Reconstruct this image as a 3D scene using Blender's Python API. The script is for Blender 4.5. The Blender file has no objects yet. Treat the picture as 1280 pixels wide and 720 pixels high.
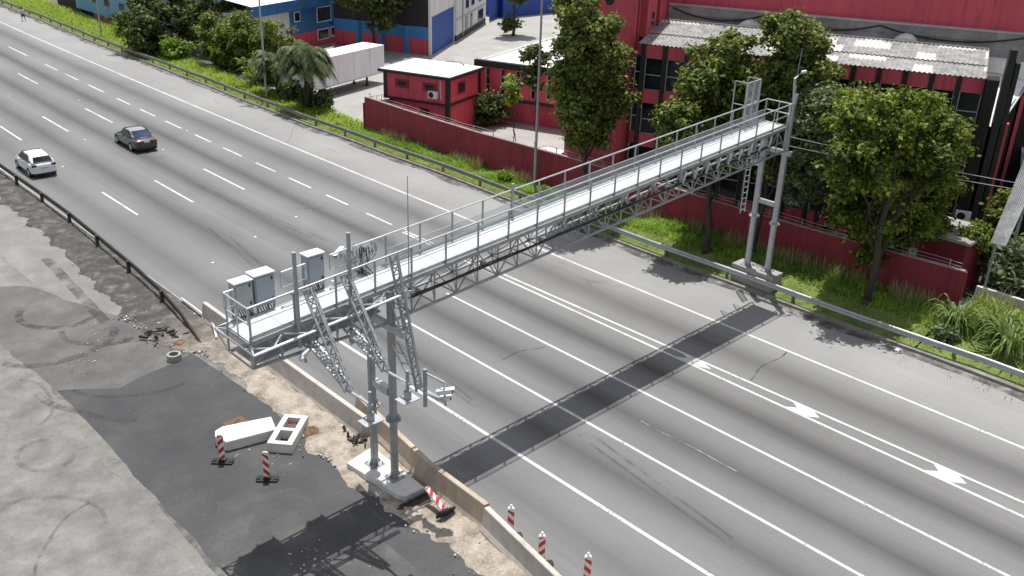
import bpy, bmesh, math, random
import numpy as np
from mathutils import Vector, Matrix
random.seed(7); RNG = np.random.default_rng(7)
R = math.radians
scene = bpy.context.scene
COL = scene.collection
WM = {}

# ------------------------------------------------------------------ materials
MATS = {}
def _nt(name):
    m = bpy.data.materials.new(name); m.use_nodes = True
    nt = m.node_tree; b = nt.nodes['Principled BSDF']
    return m, nt, b
def _n(nt, t, **k):
    n = nt.nodes.new(t)
    for a, v in k.items():
        if a.startswith('i_'): n.inputs[int(a[2:])].default_value = v
        else: setattr(n, a, v)
    return n
def _coord(nt, scale=(1, 1, 1), kind='Object'):
    tc = _n(nt, 'ShaderNodeTexCoord'); mp = _n(nt, 'ShaderNodeMapping')
    mp.inputs['Scale'].default_value = scale
    nt.links.new(tc.outputs[kind], mp.inputs['Vector']); return mp.outputs['Vector']
def _noise(nt, vec, scale, detail=4, rough=.6):
    n = _n(nt, 'ShaderNodeTexNoise'); n.inputs['Scale'].default_value = scale
    n.inputs['Detail'].default_value = detail; n.inputs['Roughness'].default_value = rough
    nt.links.new(vec, n.inputs['Vector']); return n.outputs['Fac']
def _ramp(nt, fac, stops):
    r = _n(nt, 'ShaderNodeValToRGB'); e = r.color_ramp.elements
    while len(e) < len(stops): e.new(.5)
    for el, (p, c) in zip(e, stops):
        el.position = p; el.color = (c[0], c[1], c[2], 1) if not isinstance(c, (int, float)) else (c, c, c, 1)
    nt.links.new(fac, r.inputs['Fac']); return r.outputs['Color']
def _mix(nt, fac, a, b, mode='MIX'):
    m = _n(nt, 'ShaderNodeMix', data_type='RGBA', blend_type=mode)
    for s, v in ((0, fac), (6, a), (7, b)):
        if hasattr(v, 'links') or hasattr(v, 'is_linked'): nt.links.new(v, m.inputs[s])
        else: m.inputs[s].default_value = v if s == 0 else (v[0], v[1], v[2], 1)
    return m.outputs[2]
def _math(nt, op, a, b=None, c=None):
    m = _n(nt, 'ShaderNodeMath', operation=op)
    for i, v in enumerate((a, b, c)):
        if v is None: continue
        if isinstance(v, (int, float)): m.inputs[i].default_value = v
        else: nt.links.new(v, m.inputs[i])
    return m.outputs[0]
def _bump(nt, b, h, strength=.3, dist=.02):
    bp = _n(nt, 'ShaderNodeBump'); bp.inputs['Strength'].default_value = strength; bp.inputs['Distance'].default_value = dist
    nt.links.new(h, bp.inputs['Height']); nt.links.new(bp.outputs['Normal'], b.inputs['Normal'])

def mat(name, col, rough=.7, metal=0., var=.18, scale=1.3, dirt=None, dirt_amt=.35, bump=0., fine=14., stretch=(1, 1, 1), coat=0.):
    """weathered surface: base colour with two scales of noise, optional dirt tint"""
    if name in MATS: return MATS[name]
    m, nt, b = _nt(name)
    v = _coord(nt, stretch)
    n1 = _noise(nt, v, scale, 5); n2 = _noise(nt, v, fine, 3)
    lo = [max(0, c * (1 - var)) for c in col]; hi = [min(.95, c * (1 + var)) for c in col]
    c = _ramp(nt, n1, [(.3, lo), (.7, hi)])
    c = _mix(nt, .5, c, _mix(nt, 1., c, _ramp(nt, n2, [(.3, 1 - var), (.7, 1 + .0)]), 'MULTIPLY'))
    if dirt is not None:
        n3 = _noise(nt, v, scale * 2.3, 6, .7)
        f = _ramp(nt, n3, [(.5, 0.), (.72, dirt_amt)])
        c = _mix(nt, f, c, dirt)
    if name in ('red_render', 'maroon_wall_paint', 'white_wall_paint', 'blue_wall_paint'):
        st = _noise(nt, _coord(nt, (2.2, 2.2, .12)), 1.5, 5, .7); c = _mix(nt, 1., c, _ramp(nt, st, [(.34, .74), (.5, 1.), (.7, 1.06)]), 'MULTIPLY')
    nt.links.new(c, b.inputs['Base Color'])
    b.inputs['Roughness'].default_value = rough; b.inputs['Metallic'].default_value = metal
    if coat: b.inputs['Coat Weight'].default_value = coat; b.inputs['Coat Roughness'].default_value = .08
    if bump: _bump(nt, b, n2, bump)
    MATS[name] = m; return m

def leaf_mat(name, c1, c2, c3, trans=.35):
    if name in MATS: return MATS[name]
    m, nt, b = _nt(name)
    g = _n(nt, 'ShaderNodeNewGeometry')
    v = _coord(nt); n = _noise(nt, v, .55, 3)
    f = _math(nt, 'MULTIPLY_ADD', n, .9, _math(nt, 'MULTIPLY_ADD', g.outputs['Random Per Island'], .55, -.22))
    c = _ramp(nt, f, [(.12, c1), (.45, c2), (.8, c3)])
    out = nt.nodes['Material Output']
    nt.links.new(c, b.inputs['Base Color']); b.inputs['Roughness'].default_value = .55
    b.inputs['Specular IOR Level'].default_value = .3
    tr = _n(nt, 'ShaderNodeBsdfTranslucent'); nt.links.new(_mix(nt, 1., c, (1., 1., .45), 'MULTIPLY'), tr.inputs['Color'])
    mx = _n(nt, 'ShaderNodeMixShader'); mx.inputs[0].default_value = trans
    nt.links.new(b.outputs[0], mx.inputs[1]); nt.links.new(tr.outputs[0], mx.inputs[2]); nt.links.new(mx.outputs[0], out.inputs['Surface'])
    MATS[name] = m; return m

def alpha_mix(name, col, opacity, pattern=None, rough=.7):
    """thin coverage such as wire netting or a stain: mix with transparency driven by noise"""
    if name in MATS: return MATS[name]
    m, nt, b = _nt(name)
    b.inputs['Base Color'].default_value = (*col, 1); b.inputs['Roughness'].default_value = rough
    v = _coord(nt)
    if pattern: f = _ramp(nt, _noise(nt, v, pattern, 4, .7), [(.38, 0.), (.66, opacity)])
    else: f = None
    if f is not None: nt.links.new(f, b.inputs['Alpha'])
    else: b.inputs['Alpha'].default_value = opacity
    MATS[name] = m; return m

def glass_mat(name, col=(.02, .025, .03), rough=.08):
    if name in MATS: return MATS[name]
    m, nt, b = _nt(name)
    v = _coord(nt); c = _ramp(nt, _noise(nt, v, .8, 2), [(.35, [x * .5 for x in col]), (.65, [x * 1.5 for x in col])])
    nt.links.new(c, b.inputs['Base Color']); b.inputs['Roughness'].default_value = rough; b.inputs['Specular IOR Level'].default_value = .22
    MATS[name] = m; return m

# ------------------------------------------------------------------ mesh builder
class MB:
    def __init__(s): s.v = []; s.f = []; s.mi = []; s.uv = None
    def add(s, vs, fs, mi=0):
        o = len(s.v); s.v += [tuple(p) for p in vs]; s.f += [tuple(o + i for i in f) for f in fs]; s.mi += [mi] * len(fs); return s
    def box(s, x0, x1, y0, y1, z0, z1, mi=0, fr=None):
        vs = [(x0, y0, z0), (x1, y0, z0), (x1, y1, z0), (x0, y1, z0), (x0, y0, z1), (x1, y0, z1), (x1, y1, z1), (x0, y1, z1)]
        if fr: vs = [fr(*p) for p in vs]
        return s.add(vs, [(0, 3, 2, 1), (4, 5, 6, 7), (0, 1, 5, 4), (1, 2, 6, 5), (2, 3, 7, 6), (3, 0, 4, 7)], mi)
    def quad(s, a, b, c, d, mi=0): return s.add([a, b, c, d], [(0, 1, 2, 3)], mi)
    def bar(s, a, b, w, h=None, up=(0, 0, 1), mi=0):
        h = h or w; a = Vector(a); b = Vector(b); d = (b - a)
        if d.length < 1e-6: return s
        d.normalize(); u = Vector(up)
        if abs(d.dot(u)) > .98: u = Vector((1, 0, 0))
        x = d.cross(u).normalized(); y = x.cross(d).normalized(); vs = []
        for p in (a, b):
            for i, j in ((-1, -1), (1, -1), (1, 1), (-1, 1)): vs.append(p + x * (i * w / 2) + y * (j * h / 2))
        return s.add(vs, [(3, 2, 1, 0), (4, 5, 6, 7), (0, 1, 5, 4), (1, 2, 6, 5), (2, 3, 7, 6), (3, 0, 4, 7)], mi)
    def tube(s, pts, r, n=8, mi=0, cap=True):
        pts = [Vector(p) for p in pts]; rs = r if isinstance(r, (list, tuple)) else [r] * len(pts)
        o = len(s.v); up = Vector((0, 0, 1))
        for i, p in enumerate(pts):
            d = (pts[min(i + 1, len(pts) - 1)] - pts[max(i - 1, 0)]).normalized()
            u = up if abs(d.dot(up)) < .95 else Vector((1, 0, 0))
            x = d.cross(u).normalized(); y = x.cross(d)
            for k in range(n):
                t = 2 * math.pi * k / n; s.v.append(tuple(p + x * (rs[i] * math.cos(t)) + y * (rs[i] * math.sin(t))))
        for i in range(len(pts) - 1):
            for k in range(n):
                a = o + i * n + k; b = o + i * n + (k + 1) % n
                s.f.append((a, b, b + n, a + n)); s.mi.append(mi)
        if cap:
            s.f.append(tuple(o + k for k in range(n))[::-1]); s.mi.append(mi)
            s.f.append(tuple(o + (len(pts) - 1) * n + k for k in range(n))); s.mi.append(mi)
        return s
    def prism(s, poly, z0, z1, mi=0, fr=None):
        n = len(poly); vs = [(x, y, z0) for x, y in poly] + [(x, y, z1) for x, y in poly]
        if fr: vs = [fr(*p) for p in vs]
        return s.add(vs, [tuple(range(n))[::-1], tuple(range(n, 2 * n))] + [(i, (i + 1) % n, n + (i + 1) % n, n + i) for i in range(n)], mi)
    def grid(s, nx, ny, fn, mi=0):
        o = len(s.v)
        for j in range(ny + 1):
            for i in range(nx + 1): s.v.append(tuple(fn(i / nx, j / ny)))
        for j in range(ny):
            for i in range(nx):
                a = o + j * (nx + 1) + i; s.f.append((a, a + 1, a + nx + 2, a + nx + 1)); s.mi.append(mi)
        return s
    def loft(s, rings, mi=0, cap=True, closed=True):
        n = len(rings[0]); o = len(s.v)
        for r in rings: s.v += [tuple(p) for p in r]
        for i in range(len(rings) - 1):
            for k in range(n if closed else n - 1):
                a = o + i * n + k; b = o + i * n + (k + 1) % n
                s.f.append((a, b, b + n, a + n)); s.mi.append(mi)
        if cap and closed:
            s.f.append(tuple(o + k for k in range(n))[::-1]); s.mi.append(mi)
            s.f.append(tuple(o + (len(rings) - 1) * n + k for k in range(n))); s.mi.append(mi)
        return s
    def build(s, name, mats, parent=None, smooth=False, bevel=0., loc=None, local=False):
        me = bpy.data.meshes.new(name)
        M = WM[parent.name] if parent else Matrix.Translation(loc or (0, 0, 0))
        vs = s.v
        if not local and (parent or loc):
            Mi = M.inverted(); vs = [tuple(Mi @ Vector(p)) for p in vs]
        me.from_pydata(vs, [], s.f); me.update()
        if not isinstance(mats, (list, tuple)): mats = [mats]
        for m in mats: me.materials.append(m)
        if len(mats) > 1: me.polygons.foreach_set('material_index', s.mi)
        if smooth: me.polygons.foreach_set('use_smooth', [True] * len(me.polygons))
        bm = bmesh.new(); bm.from_mesh(me); bmesh.ops.recalc_face_normals(bm, faces=bm.faces); bm.to_mesh(me); bm.free()
        o = bpy.data.objects.new(name, me); COL.objects.link(o)
        if parent: o.parent = parent; WM[o.name] = M.copy()
        else: o.location = loc or (0, 0, 0); WM[o.name] = M
        if bevel:
            bv = o.modifiers.new('bevel', 'BEVEL'); bv.width = bevel; bv.segments = 2; bv.limit_method = 'ANGLE'; bv.angle_limit = R(40)
        return o

def tag(o, label, cat, group=None, kind=None):
    if label: o['label'] = label
    if cat: o['category'] = cat
    if group: o['group'] = group
    if kind: o['kind'] = kind
    return o
def thing(name, label, cat, loc, rz=0., group=None):
    o = bpy.data.objects.new(name, None); COL.objects.link(o); o.location = loc; o.rotation_euler = (0, 0, rz)
    o.empty_display_size = .3
    WM[o.name] = Matrix.Translation(loc) @ Matrix.Rotation(rz, 4, 'Z'); return tag(o, label, cat, group)
def struct(o): o['kind'] = 'structure'; return o
def dup(root, loc, rz, label=None, scale=None):
    r = root.copy(); COL.objects.link(r); r.location = loc; r.rotation_euler = (0, 0, rz)
    if scale: r.scale = (scale,) * 3
    if label: r['label'] = label
    for ch in list(root.children):
        c = ch.copy(); COL.objects.link(c); c.parent = r
        for g in list(ch.children):
            d = g.copy(); COL.objects.link(d); d.parent = c
    return r

# ------------------------------------------------------------------ common materials
GALV = mat('galvanised_steel', (.5, .52, .54), .42, .35, .14, 3., (.34, .36, .37), .4)
GALVD = mat('weathered_galvanised_steel', (.36, .375, .385), .5, .25, .16, 3., (.2, .2, .2), .4)
DECKM = mat('aluminium_deck', (.52, .555, .55), .5, .0, .1, 1.6, (.46, .46, .44), .55)
RED = mat('red_render', (.58, .085, .118), .8, 0, .11, .5, (.42, .085, .11), .55, stretch=(1, 1, .22))
REDW = mat('maroon_wall_paint', (.25, .027, .042), .8, 0, .14, .6, (.12, .018, .024), .5, stretch=(1, 1, .3))
BLK = mat('black_paint', (.012, .012, .013), .6, 0, .2, 1.)
WHITE = mat('white_paint', (.76, .77, .77), .5, 0, .06, 1.5, (.55, .54, .5), .3)
ROOFW = mat('white_roof_coating', (.8, .8, .78), .7, 0, .08, .7, (.5, .48, .44), .45)
CONC = mat('concrete', (.36, .345, .32), .85, 0, .2, 1.4, (.2, .185, .165), .5, bump=.25, fine=30)
CONCW = mat('pale_concrete', (.66, .645, .61), .85, 0, .12, 2., (.42, .4, .36), .5, bump=.2, fine=30)
BLUE = mat('blue_wall_paint', (.035, .15, .36), .75, 0, .12, .7, (.03, .1, .22), .4, stretch=(1, 1, .4))
BLUED = mat('deep_blue_paint', (.015, .06, .3), .65, 0, .12, .8)
BLUEL = mat('light_blue_wall_paint', (.17, .36, .55), .8, 0, .14, .8, (.12, .22, .3), .5, stretch=(1, 1, .4))
WALLW = mat('white_wall_paint', (.68, .68, .67), .8, 0, .08, .7, (.45, .43, .4), .4, stretch=(1, 1, .4))
GLASS = glass_mat('dark_window_glass')
ALU = mat('aluminium_frame', (.55, .56, .57), .4, .2, .06)
RUBBER = mat('black_rubber', (.02, .02, .021), .75, 0, .25, 4.)
BARK = mat('tree_bark', (.055, .045, .035), .9, 0, .35, 3., bump=.5, stretch=(1, 1, .3))
CABLE = mat('black_cable', (.015, .015, .015), .5)

# ------------------------------------------------------------------ ground, road, verge
def bend(y): return 1.6e-4 * max(0., y - 50.) ** 2

def road_material():
    m, nt, b = _nt('asphalt_motorway')
    uvn = _n(nt, 'ShaderNodeUVMap'); uvn.uv_map = 'lane'
    sp = _n(nt, 'ShaderNodeSeparateXYZ'); nt.links.new(uvn.outputs['UV'], sp.inputs[0])
    X, Y = sp.outputs[0], sp.outputs[1]
    v = _coord(nt)
    # lateral profile in lane coordinate, slightly wandering
    wv = _coord(nt, (.25, .03, 1)); wn = _noise(nt, wv, 1., 3)
    xs = _math(nt, 'ADD', X, _math(nt, 'MULTIPLY_ADD', wn, .7, -.35))
    xn = _math(nt, 'DIVIDE', _math(nt, 'ADD', xs, 4.), 24.)
    def at(x): return (x + 4.) / 24.
    L = .258; D = .118; W = (1., .975, .94)
    stops = []
    prof = [(-4, .15), (-2.9, .165), (-1.75, .115), (-.7, .168), (.3, .172), (.95, .14), (1.75, .075), (2.55, .14), (3.4, .178), (4.3, .15), (5.2, .07), (6.1, .15), (7.0, .186), (7.9, .155), (8.75, .066), (9.6, .155), (10.6, .2), (11.7, .175), (12.9, .105), (14.1, .205), (15.2, .26), (17.2, .29), (19.4, .265)]
    c = _ramp(nt, xn, [(at(x), (g * 1.0, g * (1.0 if x < 8 else .985), g * (1.0 if x < 8 else .965))) for x, g in prof])
    # streaks running along the road
    sv = _coord(nt, (2.6, .035, 1)); st = _noise(nt, sv, 1.6, 6, .65)
    c = _mix(nt, 1., c, _ramp(nt, st, [(.28, .9), (.52, 1.), (.75, 1.06)]), 'MULTIPLY')
    # patches
    pn = _noise(nt, v, .11, 5, .6); c = _mix(nt, 1., c, _ramp(nt, pn, [(.3, .86), (.7, 1.1)]), 'MULTIPLY')
    # aggregate speckle
    fn = _noise(nt, v, 9., 6, .8); c = _mix(nt, 1., c, _ramp(nt, fn, [(.3, .87), (.55, 1.), (.72, 1.10)]), 'MULTIPLY')
    # fine longitudinal cracks
    cv = _coord(nt, (1., .045, 1)); vo = _n(nt, 'ShaderNodeTexVoronoi', feature='DISTANCE_TO_EDGE'); vo.inputs['Scale'].default_value = .55
    dn = _n(nt, 'ShaderNodeTexNoise'); dn.inputs['Scale'].default_value = .9; nt.links.new(v, dn.inputs['Vector'])
    ad = _n(nt, 'ShaderNodeVectorMath', operation='MULTIPLY_ADD'); nt.links.new(dn.outputs['Color'], ad.inputs[0]); ad.inputs[1].default_value = (.5, .04, 0); nt.links.new(cv, ad.inputs[2])
    nt.links.new(ad.outputs[0], vo.inputs['Vector'])
    cr = _ramp(nt, vo.outputs['Distance'], [(.0, .62), (.010, 1.)])
    gate = _ramp(nt, _noise(nt, v, .16, 3), [(.52, 0.), (.62, .8)])
    c = _mix(nt, gate, c, _mix(nt, 1., c, cr, 'MULTIPLY'))
    nt.links.new(c, b.inputs['Base Color']); b.inputs['Roughness'].default_value = .62
    b.inputs['Specular IOR Level'].default_value = .5
    _bump(nt, b, fn, .25, .01)
    return m
def strip(xa, xb, ya, yb, z, n, name, m, uv=False, curve=True, nx=1):
    mb = MB()
    def fn(a, c):
        y = ya + (yb - ya) * c; x0 = xa(y) if callable(xa) else xa; x1 = xb(y) if callable(xb) else xb
        return (x0 + (x1 - x0) * a + (bend(y) if curve else 0), y, z)
    mb.grid(nx, n, fn); o = mb.build(name, m)
    if uv:
        me = o.data; ul = me.uv_layers.new(name='lane'); co = np.empty(len(me.vertices) * 3); me.vertices.foreach_get('co', co); co = co.reshape(-1, 3)
        li = np.empty(len(me.loops), int); me.loops.foreach_get('vertex_index', li)
        p = co[li]; u = np.stack([p[:, 0] - 1.6e-4 * np.clip(p[:, 1] - 50, 0, None) ** 2, p[:, 1]], 1); ul.data.foreach_set('uv', u.ravel())
    return struct(o)

GROUNDM = mat('distant_ground', (.16, .155, .12), .95, 0, .3, .05, (.08, .1, .05), .6)
struct(MB().grid(8, 8, lambda a, c: (-900 + 2100 * a, -700 + 2000 * c, -.03)).build('ground', GROUNDM))
strip(-3.62, 19.3, -45, 420, 0., 150, 'motorway', road_material(), uv=True, nx=6)

def paint_mat():
    m, nt, b = _nt('worn_road_paint'); v = _coord(nt)
    c = _ramp(nt, _noise(nt, v, .9, 5, .7), [(.3, (.46, .455, .44)), (.6, (.68, .68, .66))]); nt.links.new(c, b.inputs['Base Color']); b.inputs['Roughness'].default_value = .75
    w = _math(nt, 'ADD', _math(nt, 'MULTIPLY', _noise(nt, v, 9., 5, .75), .7), _math(nt, 'MULTIPLY', _noise(nt, v, .35, 3), .4))
    nt.links.new(_ramp(nt, w, [(.40, .12), (.50, .95)]), b.inputs['Alpha']); return m
PAINT = paint_mat()
def lane(name, xa, w, ya, yb, n=None): return strip(lambda y: (xa(y) if callable(xa) else xa) - w / 2, lambda y: (xa(y) if callable(xa) else xa) + w / 2, ya, yb, .004, n or max(1, int((yb - ya) / 4)), name, PAINT)
lane('edge_line_marking', 14.92, .15, -45, 400)
lane('lane_line_marking', 10.47, .13, -45, 41.5)
lane('buffer_line_marking', lambda y: 10.70 + (41.5 - y) * .0176, .13, -45, 41.5)
lane('lane_line_marking', 6.98, .13, -45, 33.2)
lane('lane_line_marking', 3.50, .13, -45, 32.6)
lane('lane_line_marking', -.03, .15, -45, 34.)
mb = MB()
def dash(mb, x, ya, yb, w=.14):
    mb.add([(x - w / 2 + bend(ya), ya, .004), (x + w / 2 + bend(ya), ya, .004), (x + w / 2 + bend(yb), yb, .004), (x - w / 2 + bend(yb), yb, .004)], [(0, 1, 2, 3)])
for a, b in ((42.9, 45.5), (47.5, 50.0), (51.8, 54.6), (56.4, 59.1), (61.1, 64.0), (65.9, 68.6), (71., 73.9), (75.9, 79.), (81., 84.), (87., 90.9), (93.4, 96.8), (99.2, 102.9), (108.3, 115.)): dash(mb, 10.72, a, b)
struct(mb.build('short_dash_markings', PAINT))
mb = MB()
for x, ys in ((7.17, ((54.1, 59.9), (75.9, 81.8), (93.8, 99.6), (113, 119), (133, 139), (153, 159))), (3.47, ((53.8, 59.4), (75.2, 81.), (95., 101.), (115, 121), (135, 141))), (-.12, ((53.6, 59.1), (74.6, 79.8), (95, 101), (115, 121)))):
    for a, b in ys: dash(mb, x, a, b)
for k in range(7): dash(mb, 10.75, 120 + 10 * k, 125 + 10 * k)
struct(mb.build('lane_dash_markings', PAINT))
mb = MB()
for yc, ln in ((20.7, 1.7), (15.3, 1.35), (9.5, 1.35)):   # chevron fills between the two solid lines, points towards the camera
    xl = 10.50; xr = 10.68 + (41.5 - yc) * .0176; xm = (xl + xr) / 2
    mb.add([(xl, yc + ln * .5, .008), (xm, yc + ln * .2, .008), (xr, yc + ln * .5, .008), (xr, yc - ln * .2, .008), (xm, yc - ln * .55, .008), (xl, yc - ln * .2, .008)], [(0, 1, 4, 5), (1, 2, 3, 4)])
struct(mb.build('chevron_markings', PAINT))
mb = MB()
for x, y in ((11.15, 105.7), (7.9, 85.), (3.6, 90.), (3.6, 72.), (-.1, 66.), (7.0, 47.5), (3.45, 46.), (-.15, 44.), (-.1, 38.5), (3.4, 38.), (7., 66), (10.8, 41.7), (10.75, 70), (14.95, 88.)):
    x += bend(y) * .6; mb.box(x - .06, x + .06, y - .08, y + .08, .004, .03)
struct(mb.build('road_studs', WHITE))
# faint scraped streak of pale paint in the second lane
lane('scrape_mark', lambda y: 5.15 + .012 * (22 - y) ** 1.0 + .03 * math.sin(y * 2), .05, 14.6, 19.5, 12).data.materials[0] = alpha_mix('pale_scrape', (.6, .6, .58), .6, 1.8)

DM = alpha_mix('rubber_skid', (.05, .05, .05), .3, 1.1)
for nm, x0, x1, ya, yb in (('skid_mark', 1.55, 2.6, 12.2, 20.), ('skid_mark', 1.95, 3.0, 12.5, 19.6), ('skid_mark', .9, 1.6, 24, 31), ('skid_mark', 1.2, 1.95, 24.5, 31), ('skid_mark', 5.9, 4.9, 44, 58), ('skid_mark', 6.3, 5.25, 43, 57), ('skid_mark', 1.0, 2.1, 40, 49), ('skid_mark', 1.35, 2.4, 40, 47)):
    strip(lambda y: x0 + (x1 - x0) * (y - ya) / (yb - ya) - .07, lambda y: x0 + (x1 - x0) * (y - ya) / (yb - ya) + .07, ya, yb, .0095, 10, nm, DM)
TARM = alpha_mix('tar_seal', (.04, .04, .04), .8, 3.)
for x0, y0, x1, y1 in ((11.3, 18.2, 14.8, 18.6), (15.3, 62.5, 18.4, 66.5), (7.2, 49.5, 9.2, 47.8), (15.6, 35, 18.8, 35.6), (3.8, 26.4, 6.7, 26.0)):
    mb = MB(); mb.grid(14, 1, lambda a, c: (x0 + (x1 - x0) * a, y0 + (y1 - y0) * a + (c - .5) * .07 + .12 * math.sin(a * 7 + x0), .011)); struct(mb.build('tar_seam', TARM))
# ---- right kerb, verge terrain, yard
KERB = mat('dirty_kerb_concrete', (.24, .225, .2), .9, 0, .25, 1.5, (.09, .085, .07), .7, bump=.3)
def sweep(name, prof, ya, yb, n, x0, m, curve=True, parent=None, smooth=False):
    mb = MB(); rings = []
    for i in range(n + 1):
        y = ya + (yb - ya) * i / n; dx = (x0(y) if callable(x0) else x0) + (bend(y) if curve else 0)
        rings.append([(dx + a, y, c) for a, c in prof])
    mb.loft(rings); return mb.build(name, m, parent, smooth)
def kx(y): return 19.18 + .10 * math.sin(y * .16) + .05 * math.sin(y * .53 + 1)
struct(sweep('kerb', [(0, -.02), (0.02, .13), (.28, .15), (.3, -.02)], -45, 260, 160, kx, KERB))
strip(lambda y: kx(y) - .55 - .25 * math.sin(y * .9) * math.sin(y * .23), lambda y: kx(y) + .02, -45, 200, .005, 240, 'gutter_dirt', alpha_mix('gutter_grime', (.07, .062, .05), .85, 1.1))

def hmax(y):
    t = min(1, max(0, (46 - y) / 22.)); return .16 + .42 * t * t * (3 - 2 * t)
def verge_z(x, y):
    t = min(1, max(0, (x - bend(y) - 19.6) / 1.6)); t = t * t * (3 - 2 * t)
    return .11 + t * (hmax(y) - .11) + .03 * math.sin(x * 2.1 + y * .7) * math.sin(y * 1.3)
def wall_x(y): return 21.62 + (61. - y) * .051
def verge_end(y): return wall_x(y) - .06 if 14.8 < y < 61.2 else (26.6 if y <= 14.8 else 22.8 + min(2.2, max(0, y - 85) * .06))
VERGE = mat('verge_soil', (.15, .21, .05), .95, 0, .35, .8, (.12, .1, .06), .6, bump=.5)
mb = MB()
def verge_fn(ya, yb):
    def fn(a, c):
        y = ya + (yb - ya) * c; xs = 19.45 + bend(y); x = xs + a * (verge_end(y) + (bend(y) if y > 62 else 0) - xs); return (x, y, verge_z(x, y))
    return fn
for ya, yb in ((-45, 14.75), (14.85, 61.15), (61.25, 230)): mb.grid(8, int((yb - ya) / 1.2), verge_fn(ya, yb))
struct(mb.build('verge', VERGE, smooth=True))
YARDM = mat('yard_concrete', (.36, .35, .33), .9, 0, .14, .25, (.24, .23, .21), .5)
struct(MB().add([(22.4, 62.5, .02), (22.0, 84, .02), (26.5, 91, .02), (60, 135, .02), (130, 120, .02), (130, -40, .02), (25.2, -40, .02), (24.2, 14.8, .02)], [tuple(range(8))]).build('yard_pavement', YARDM))
YL = mat('yellow_bay_paint', (.55, .42, .14), .7)
mb = MB()
for a, b in (((23.6, 65.2), (27.8, 69.4)), ((25.2, 63.8), (29.2, 67.8)), ((27.8, 69.4), (30.6, 66.8)), ((21.9, 63.4), (27.2, 66.0))):
    d = Vector((b[0] - a[0], b[1] - a[1], 0)).normalized().cross(Vector((0, 0, 1))) * .05
    mb.add([(a[0] - d.x, a[1] - d.y, .026), (a[0] + d.x, a[1] + d.y, .026), (b[0] + d.x, b[1] + d.y, .026), (b[0] - d.x, b[1] - d.y, .026)], [(0, 1, 2, 3)])
struct(mb.build('bay_line_markings', YL))

# ---- left work area
def ground_mix(name, base, specs, bump=.3, cracks=False):
    m, nt, b = _nt(name); v = _coord(nt); c = None
    n1 = _noise(nt, v, specs[0], 6, .65); c = _ramp(nt, n1, [(.25, base[0]), (.5, base[1]), (.75, base[2])])
    n0 = _noise(nt, _coord(nt, (1, .4, 1)), .12, 5, .6); c = _mix(nt, 1., c, _ramp(nt, n0, [(.28, .72), (.5, 1.), (.72, 1.2)]), 'MULTIPLY')
    fn = _noise(nt, v, 11., 6, .8); c = _mix(nt, 1., c, _ramp(nt, fn, [(.3, .8), (.7, 1.16)]), 'MULTIPLY')
    # scattered pale specks of dust and chippings
    vo = _n(nt, 'ShaderNodeTexVoronoi'); vo.inputs['Scale'].default_value = 3.2; nt.links.new(v, vo.inputs['Vector'])
    sp = _ramp(nt, vo.outputs['Distance'], [(.035, 1.), (.06, 0.)])
    gate = _ramp(nt, _noise(nt, v, .35, 3), [(.5, 0.), (.62, .75)])
    c = _mix(nt, _math(nt, 'MULTIPLY', sp, gate), c, (.5, .48, .44))
    if cracks:
        vc = _n(nt, 'ShaderNodeTexVoronoi', feature='DISTANCE_TO_EDGE'); vc.inputs['Scale'].default_value = .33
        dn = _n(nt, 'ShaderNodeTexNoise'); dn.inputs['Scale'].default_value = .8; dn.inputs['Detail'].default_value = 5; nt.links.new(v, dn.inputs['Vector'])
        ad = _n(nt, 'ShaderNodeVectorMath', operation='MULTIPLY_ADD'); nt.links.new(dn.outputs['Color'], ad.inputs[0]); ad.inputs[1].default_value = (1.6, 1.6, 0); nt.links.new(v, ad.inputs[2])
        nt.links.new(ad.outputs[0], vc.inputs['Vector'])
        cr = _ramp(nt, vc.outputs['Distance'], [(.0, .6), (.012, 1.)])
        g2 = _ramp(nt, _noise(nt, v, .2, 3), [(.55, 0.), (.68, .3)])
        c = _mix(nt, g2, c, _mix(nt, 1., c, cr, 'MULTIPLY'))
    nt.links.new(c, b.inputs['Base Color']); b.inputs['Roughness'].default_value = .88; b.inputs['Specular IOR Level'].default_value = .25
    _bump(nt, b, fn, bump, .015); return m
OLDA = ground_mix('old_grey_asphalt', ((.125, .121, .116), (.195, .189, .18), (.28, .27, .256)), (.9,))
MIDA = ground_mix('scuffed_asphalt', ((.085, .083, .082), (.125, .121, .117), (.185, .178, .168)), (.55,))
NEWA = ground_mix('fresh_dark_asphalt', ((.066, .067, .07), (.079, .08, .083), (.108, .105, .101)), (.5,))
PATCHA = ground_mix('dusty_asphalt', ((.07, .07, .072), (.088, .087, .087), (.13, .126, .12)), (.8,))
LIGHTA = ground_mix('pale_worn_asphalt', ((.17, .162, .152), (.215, .205, .193), (.27, .257, .24)), (.7,))
struct(MB().add([(-90, -60, 0), (-4.9, -60, 0), (-4.9, 300, 0), (-90, 300, 0)], [(0, 1, 2, 3)]).build('old_pavement', OLDA))
def jag(pts, amp=.12, step=.7):
    out = []
    for i, a in enumerate(pts):
        b = pts[(i + 1) % len(pts)]; L = math.dist(a, b); n = max(1, int(L / step))
        for k in range(n):
            t = k / n; out.append((a[0] + (b[0] - a[0]) * t + random.uniform(-amp, amp), a[1] + (b[1] - a[1]) * t + random.uniform(-amp, amp)))
    return out
def sheet(name, pts, z, m, amp=.0):
    pts = jag(pts, amp) if amp else pts
    bm = bmesh.new(); f = bm.faces.new([bm.verts.new((x, y, z)) for x, y in pts]); bmesh.ops.triangulate(bm, faces=[f])
    me = bpy.data.meshes.new(name); bm.to_mesh(me); bm.free(); me.materials.append(m); o = bpy.data.objects.new(name, me); COL.objects.link(o)
    if me.polygons and me.polygons[0].normal.z < 0: me.flip_normals()
    return struct(o)
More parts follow.
